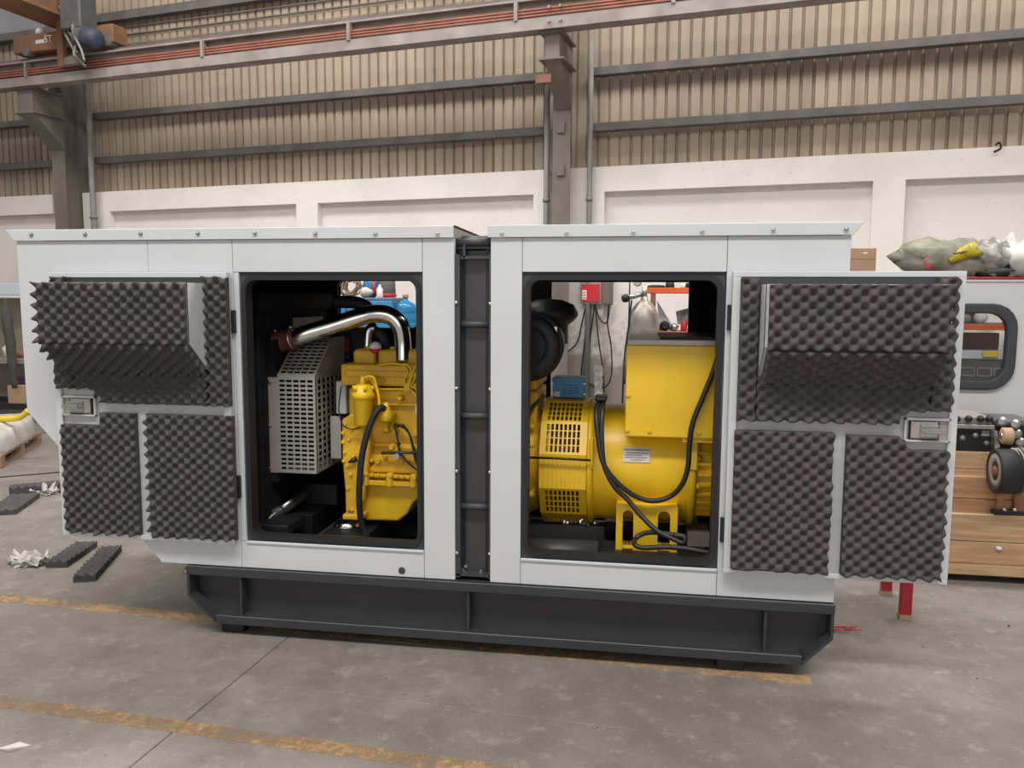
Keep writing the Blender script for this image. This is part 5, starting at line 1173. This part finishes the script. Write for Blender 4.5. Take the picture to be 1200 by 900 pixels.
# ================================================================ right: crate, engine, windowed panel, rack behind
YK = 1.45
ck = thing('timber_crate', (2.4, 1.8, 0), 'pale timber crate of wide planks behind the right door', 'crate')
KX0, KX1 = 1.55, 3.6
zk = lambda py, Y=YK: P(1150, py, Y).z
for py0, py1, dy in ((603, 634.5, 0), (635.2, 661, 0.004), (661.8, 674, -0.012)):
    MB().box(KX0, KX1, YK+dy, YK+0.03+dy, zk(py1), zk(py0)).build('plank', 'wood', ck, bevel=0.004)
MB().box(KX0, KX1, YK+0.031, YK+0.07, zk(603)-0.025, zk(603)-0.001).build('plank', 'wood', ck, bevel=0.003)
for py0, py1 in ((559, 584.5), (585.2, 606)): MB().box(KX0, KX1, YK+.07, YK+.095, zk(py1, YK+.07), zk(py0, YK+.07)).build('plank', 'wood2', ck, bevel=0.003)
MB().box(KX0, KX1, YK+.096, YK+.14, zk(559, YK+.07)-.025, zk(559, YK+.07)-.001).build('plank', 'wood', ck)
for py0, py1 in ((530, 550), (550.6, 561)): MB().box(KX0, P(1171, 540, YK+.14).x, YK+.14, YK+.165, zk(py1, YK+.14), zk(py0, YK+.14)).build('plank', 'wood', ck, bevel=0.003)
q0, q1 = P(1167, 604, YK+.05), P(1176, 577, YK+.05); MB().box(q0.x, q1.x, YK+.045, YK+.069, q0.z+.01, q1.z).build('corner_post', 'wood2', ck)
for x in (KX0+.1, KX0+.95, KX1-.2): MB().box(x, x+.1, YK+.06, YK+.55, 0, zk(675)-.0).build('skid_runner', 'oldwood', ck)
MB().box(KX0, KX1, YK+0.55, YK+.58, zk(674), zk(540)).build('plank', 'wood2', ck)
MB().box(KX0, KX1, YK+0.03, YK+.55, zk(675)-.0, zk(675)+.02).build('plank', 'wood', ck)
q = P(1170, 642.5, YK); MB().ball((q.x, YK-.003, q.z), .018, .012, .012, 8, .4, 3).build('chipped_knot', 'white', ck)
# stripped engine standing on the crate
se = thing('stripped_engine', (2.6, 2.2, zk(530, YK+.14)), 'black and steel bare engine with front pulleys on the timber crate', 'engine')
YS_ = YK+.18
def sb_(name, m, px0, py0, px1, py1, Y0, Y1, bevel=0.006): mb = MB(); mb.pbox(px0, py0, px1, py1, Y0, Y1); return mb.build(name, m, se, bevel=bevel)
sb_('engine_block', 'black', 1092, 500, 1166, 529, YS_, YS_+.40); sb_('cover_rail', 'steel', 1100, 498.5, 1166, 501.5, YS_-.03, YS_, .002); sb_('cylinder_head', 'boxgrey', 1092, 489, 1163, 498, YS_+.02, YS_+.38)
for px in (1108, 1122, 1136, 1150, 1160): q = P(px, 491, YS_-.01); MB().ball((q.x, YS_, q.z), .022, .03, .022, 8).build('head_bolt', 'black', se)
for px, py in ((1143, 510), (1128, 513), (1156, 519)): q = P(px, py, YS_); inst('bolt', bolt_me, se, (q.x, YS_, q.z)).scale = (1.5, 1, 1.5)
sb_('data_plate', 'boxgrey', 1150, 504.5, 1160, 511, YS_-.004, YS_, 0)
def wheel(name, m, px, py, Y, r, prof, axis=(-1.0, 0.06, 0.0), n=28): q = P(px, py, Y); return MB().lathe(q, axis, [(a*r, b*r) for a, b in prof], n).build(name, m, se)
wheel('front_pulley', 'rubber', 1191, 553, YK-.10, .131, [(1, 0), (1, .80), (.97, .90), (.84, .90), (.82, .84)])
wheel('pulley_face', 'boxgrey', 1191, 553, YK-.10, .131, [(.6, .7), (.81, .87), (.45, .87), (.42, .80), (.25, .80)])
wheel('pulley_hub', 'brown_red', 1191, 553, YK-.10, .131, [(.42, .72), (.40, .84), (.22, .84), (.2, .94), (.1, .94)])
wheel('ring_gear', 'steel', 1197, 552, YK-.08, .142, [(.95, 0), (1, .02), (1, .10), (.95, .12)], n=48)
wheel('pulley_groove', 'boxgrey', 1193, 552, YK-.09, .135, [(.9, 0), (1, .04), (.88, .12), (1, .2), (.9, .26)])
wheel('idler_pulley', 'card', 1183, 511, YK+.02, .050, [(.7, -.3), (1, -.2), (1, .75), (.8, .85), (.4, .85)])
wheel('idler_hub', 'steel', 1183, 511, YK+.02, .050, [(.25, -1), (.35, .85), (.3, 1.0)])
mb = MB(); mb.pbox(1186, 495, 1215, 535, YK+.16, YK+.55); mb.build('timing_cover', 'black', se, bevel=.02)
mb = MB(); mb.pbox(1166, 493, 1215, 500, YK+.20, YK+.5); mb.build('timing_cover', 'cranegrey', se, bevel=.01)
mb = MB(); mb.prism([P(1165, 505, YK+.10), P(1169, 505, YK+.10), P(1172, 524, YK+.08), P(1166, 526, YK+.08)], (0, .05, 0)); mb.build('tension_arm', 'steel', se)
mb = MB(); mb.pbox(1190, 545, 1215, 601, YK+.01, YK+.06); mb.build('front_plate', 'brown_red', se, bevel=.01)
for k, (px, py) in enumerate(((1190, 497), (1175, 494), (1192, 508), (1196, 518), (1194, 528), (1188, 536))): q = P(px, py, YK+.15); MB().lathe((q.x, q.y, q.z), (-.5, -.8, .1), [(.03, 0), (.03, .03), (.018, .035), (.018, .05)], 8).build('cover_bolt', 'steel', se)
sb_('tool_strip', 'black', 1165, 600.5, 1210, 603, YK+.002, YK+.055, .001)
for px in (1177, 1189): q = P(px, 600, YK+.02); MB().ball((q.x, q.y, q.z+.01), .015, n=8).build('bright_nut', 'steel', se)
# windowed panel
YN = 2.15
wp = thing('windowed_panel', (2.6, YN, 0), 'large light grey sheet panel with a rounded rubber framed window, right edge', 'panel')
n0, n1 = P(1060, 488.5, YN), P(1290, 328, YN); wx0, wx1, wz0, wz1 = P(1085, 452, YN).x, P(1181, 452, YN).x, P(1150, 451.5, YN).z, P(1150, 361, YN).z
ow = [Vector((min(max(p.x, n0.x), n1.x), YN, min(max(p.z, n0.z), n1.z))) for p in rrect(n0.x-.0, n1.x, n0.z, n1.z, 0.001, YN)]
ring(MB(), ow, rrect(wx0, wx1, wz0, wz1, .14, YN), (0, .03, 0)).build('panel_sheet', 'paint', wp)
ring(MB(), rrect(wx0-.03, wx1+.03, wz0-.03, wz1+.03, .16, YN-.03), rrect(wx0+.035, wx1-.035, wz0+.035, wz1-.035, .115, YN-.03), (0, .06, 0)).build('window_rubber', 'gasket', wp, bevel=.012, seg=2)
MB().prism(rrect(wx0+.02, wx1-.02, wz0+.02, wz1-.02, .12, YN+.010), (0, .006, 0)).build('window_pane', 'glass', wp)
MB().box(n0.x, n1.x, YN-.01, YN+.04, n1.z-.012, n1.z+.0).build('top_fold', 'paint', wp)
for x in (n0.x+.05, n1.x-.1): MB().box(x, x+.06, YN+.04, YN+.10, 0, n1.z-.05).build('panel_leg', 'paint', wp)
# rack behind it
YB2 = 3.0
zr = P(1165, 324.6, YB2).z; zo = P(1150, 380, YB2+.0).z
rx0, rx1 = P(990, 330, YB2).x, 5.6
rack('red and orange shelf rack standing behind the windowed panel', rx0, rx1, YB2, YB2+.55, [(zr, 'red'), (zo, 'orange'), (1.0, 'orange')], 'brown_red', 0.045, (rx0+.03, rx1-.1))
def sack(name, m, px, py_w, Y, rx, rz, label, seed, jit=.3, parts=(), ry=.2):
    q = P(px, 320, Y); mb = MB(); mb.ball((q.x, Y, zr+rz*.85), rx, ry, rz, 22, jit, seed)
    for v_ in mb.v: v_.z = max(v_.z, zr+.002)
    return lone(mb, name, m, label, 'sack')
YSk = YB2+.26
s1 = sack('green_sack', 'sack', 1103, 0, YSk, .37, .165, 'slumped grey green sack on the red shelf top, left of the plastic films', 1, .42)
mb = MB(); pts = [(1112, 303), (1120, 296), (1128, 289), (1137, 285), (1142, 283), (1147, 289), (1152, 294), (1148, 300), (1138, 303), (1126, 306), (1116, 307)]
fl_ = [P(x, y, YSk-.20+.03*math.sin(i*1.7)) for i, (x, y) in enumerate(pts)]; cen = P(1131, 297, YSk-.235)
back = [p+Vector((0, .05, -.004)) for p in fl_]; N = len(fl_)
mb.add([cen]+fl_+back+[cen+Vector((0, .06, 0))], [(0, 1+i, 1+(i+1) % N) for i in range(N)]+[(2*N+1, N+1+(i+1) % N, N+1+i) for i in range(N)]+[(1+i, N+1+i, N+1+(i+1) % N, 1+(i+1) % N) for i in range(N)], True)
mb.build('yellow_flap', 'sackyellow', s1)['label'] = 'bright yellow plastic flap'
for k, (x, y, w_, h_) in enumerate(((1086, 306, 3.2, 4), (1088, 312, 3.6, 3.5))):
    q = P(x, y, YSk-.19); MB().ball(q, .022+.004*k, .012, .026, 10, .3, k).build('pink_print', 'pink', s1)
for k in range(3): q = P(1120+5*k, 297-k, YSk-.23); MB().ball(q, .022, .008, .01, 8, .3, k).build('red_print', 'brown_red', s1)
sack('silver_film', 'film', 1158, 0, YSk-.02, .20, .155, 'crumpled silver grey plastic film on the red shelf top, middle of the heap', 12, .55)
sack('pale_film', 'plasticfilm', 1192, 0, YSk-.05, .17, .165, 'pale crumpled film at the right edge on the red shelf top', 21, .6)
sack('dark_film', 'cranegrey', 1172, 0, YSk-.12, .16, .05, 'dark crumpled film lying low in front of the heap on the red shelf', 15, .5, ry=.1)
q0, q1 = P(993, 325, YSk), P(1027.5, 290.5, YSk)
cb = thing('cardboard_box', ((q0.x+q1.x)/2, YSk+.12, zr), 'open brown cardboard box on the left end of the red shelf top', 'box')
MB().box(q0.x, q1.x, YSk, YSk+.25, zr+.002, q1.z).build('box_body', 'card', cb, bevel=.004)
MB().box(q0.x+.01, q1.x-.005, YSk-.003, YSk, q1.z-.09, q1.z-.086).build('box_seam', 'oldwood', cb); q = P(1014, 297, YSk); MB().ball(q, .025, .004, .010, 8).build('tape_tear', 'tissue', cb)
mb = MB(); q0, q1 = P(1100, 442, YB2+.1), P(1176, 411, YB2+.1)
tx = thing('tool_case', ((q0.x+q1.x)/2, YB2+.2, 1.0), 'grey tool case with a yellow handle behind the rounded window', 'case')
MB().box(q0.x, q1.x, YB2+.06, YB2+.36, 1.002, q1.z-.07).build('case_body', 'cranegrey', tx, bevel=.008); MB().box(q0.x-.01, q1.x+.01, YB2+.05, YB2+.37, q1.z-.068, q1.z).build('case_lid', 'cabinet', tx, bevel=.008)
q = P(1160, 410, YB2+.05); MB().box(q.x-.055, q.x+.05, YB2+.02, YB2+.05, q1.z-.05, q1.z+.0).build('case_handle', 'yellowpipe', tx, bevel=.006)
for k in range(3): 
    q = P(1134+20*k, 432, YB2+.05); ring(MB(), rrect(q.x-.055, q.x+.055, q1.z-.20, q1.z-.13, .01, YB2+.052), rrect(q.x-.045, q.x+.045, q1.z-.19, q1.z-.14, .008, YB2+.052), (0, .008, 0)).build('case_latch', 'steel', tx)
q = P(1152, 380, YB2+.1); mb = MB(); mb.ball((q.x, YB2+.15, zo+.05), .05, .05, .048, 14); lone(mb, 'white_bulb', 'white', 'small round white globe on the orange shelf behind the window', 'globe')
q = P(1134, 380, YB2+.1); mb = MB(); mb.ball((q.x, YB2+.15, zo+.04), .04, .04, .038, 14); lone(mb, 'grey_globe', 'boxgrey', 'small round grey globe left of the white one behind the window', 'globe')
for px0, px1, z0_, z1_, lb in ((1104, 1170, 1.001, zo-.08, 'red brown carton behind the grey tool case on the rack'), (1112, 1146, zo+.001, zo+.17, 'low red brown carton at the back of the orange shelf behind the window')):
    q0, q1 = P(px0, 400, YB2+.4), P(px1, 400, YB2+.4); o = MB().box(q0.x, q1.x, YB2+.385, YB2+.50, z0_, z1_); lone(o, 'carton', 'brown_red', lb, 'box', None, .004)
# red stand
rs = thing('red_stand', (1.43, .92, 0), 'red steel stand on two flat legs below the right door', 'stand')
for px, py in ((1060, 725), (1038, 697)):
    q = PF(px, py); MB().box(q.x-.029, q.x+.029, q.y-.02, q.y+.02, .003, .62).build('leg', 'red', rs, bevel=.004)
    MB().box(q.x-.031, q.x+.031, q.y-.022, q.y+.022, 0, .028).build('foot_tip', 'card', rs)
MB().box(1.40, 1.46, .70, 1.13, .62, .66).build('top_bar', 'red', rs, bevel=.004); MB().box(1.42, 1.44, .76, 1.08, .40, .43).build('cross_bar', 'red', rs)
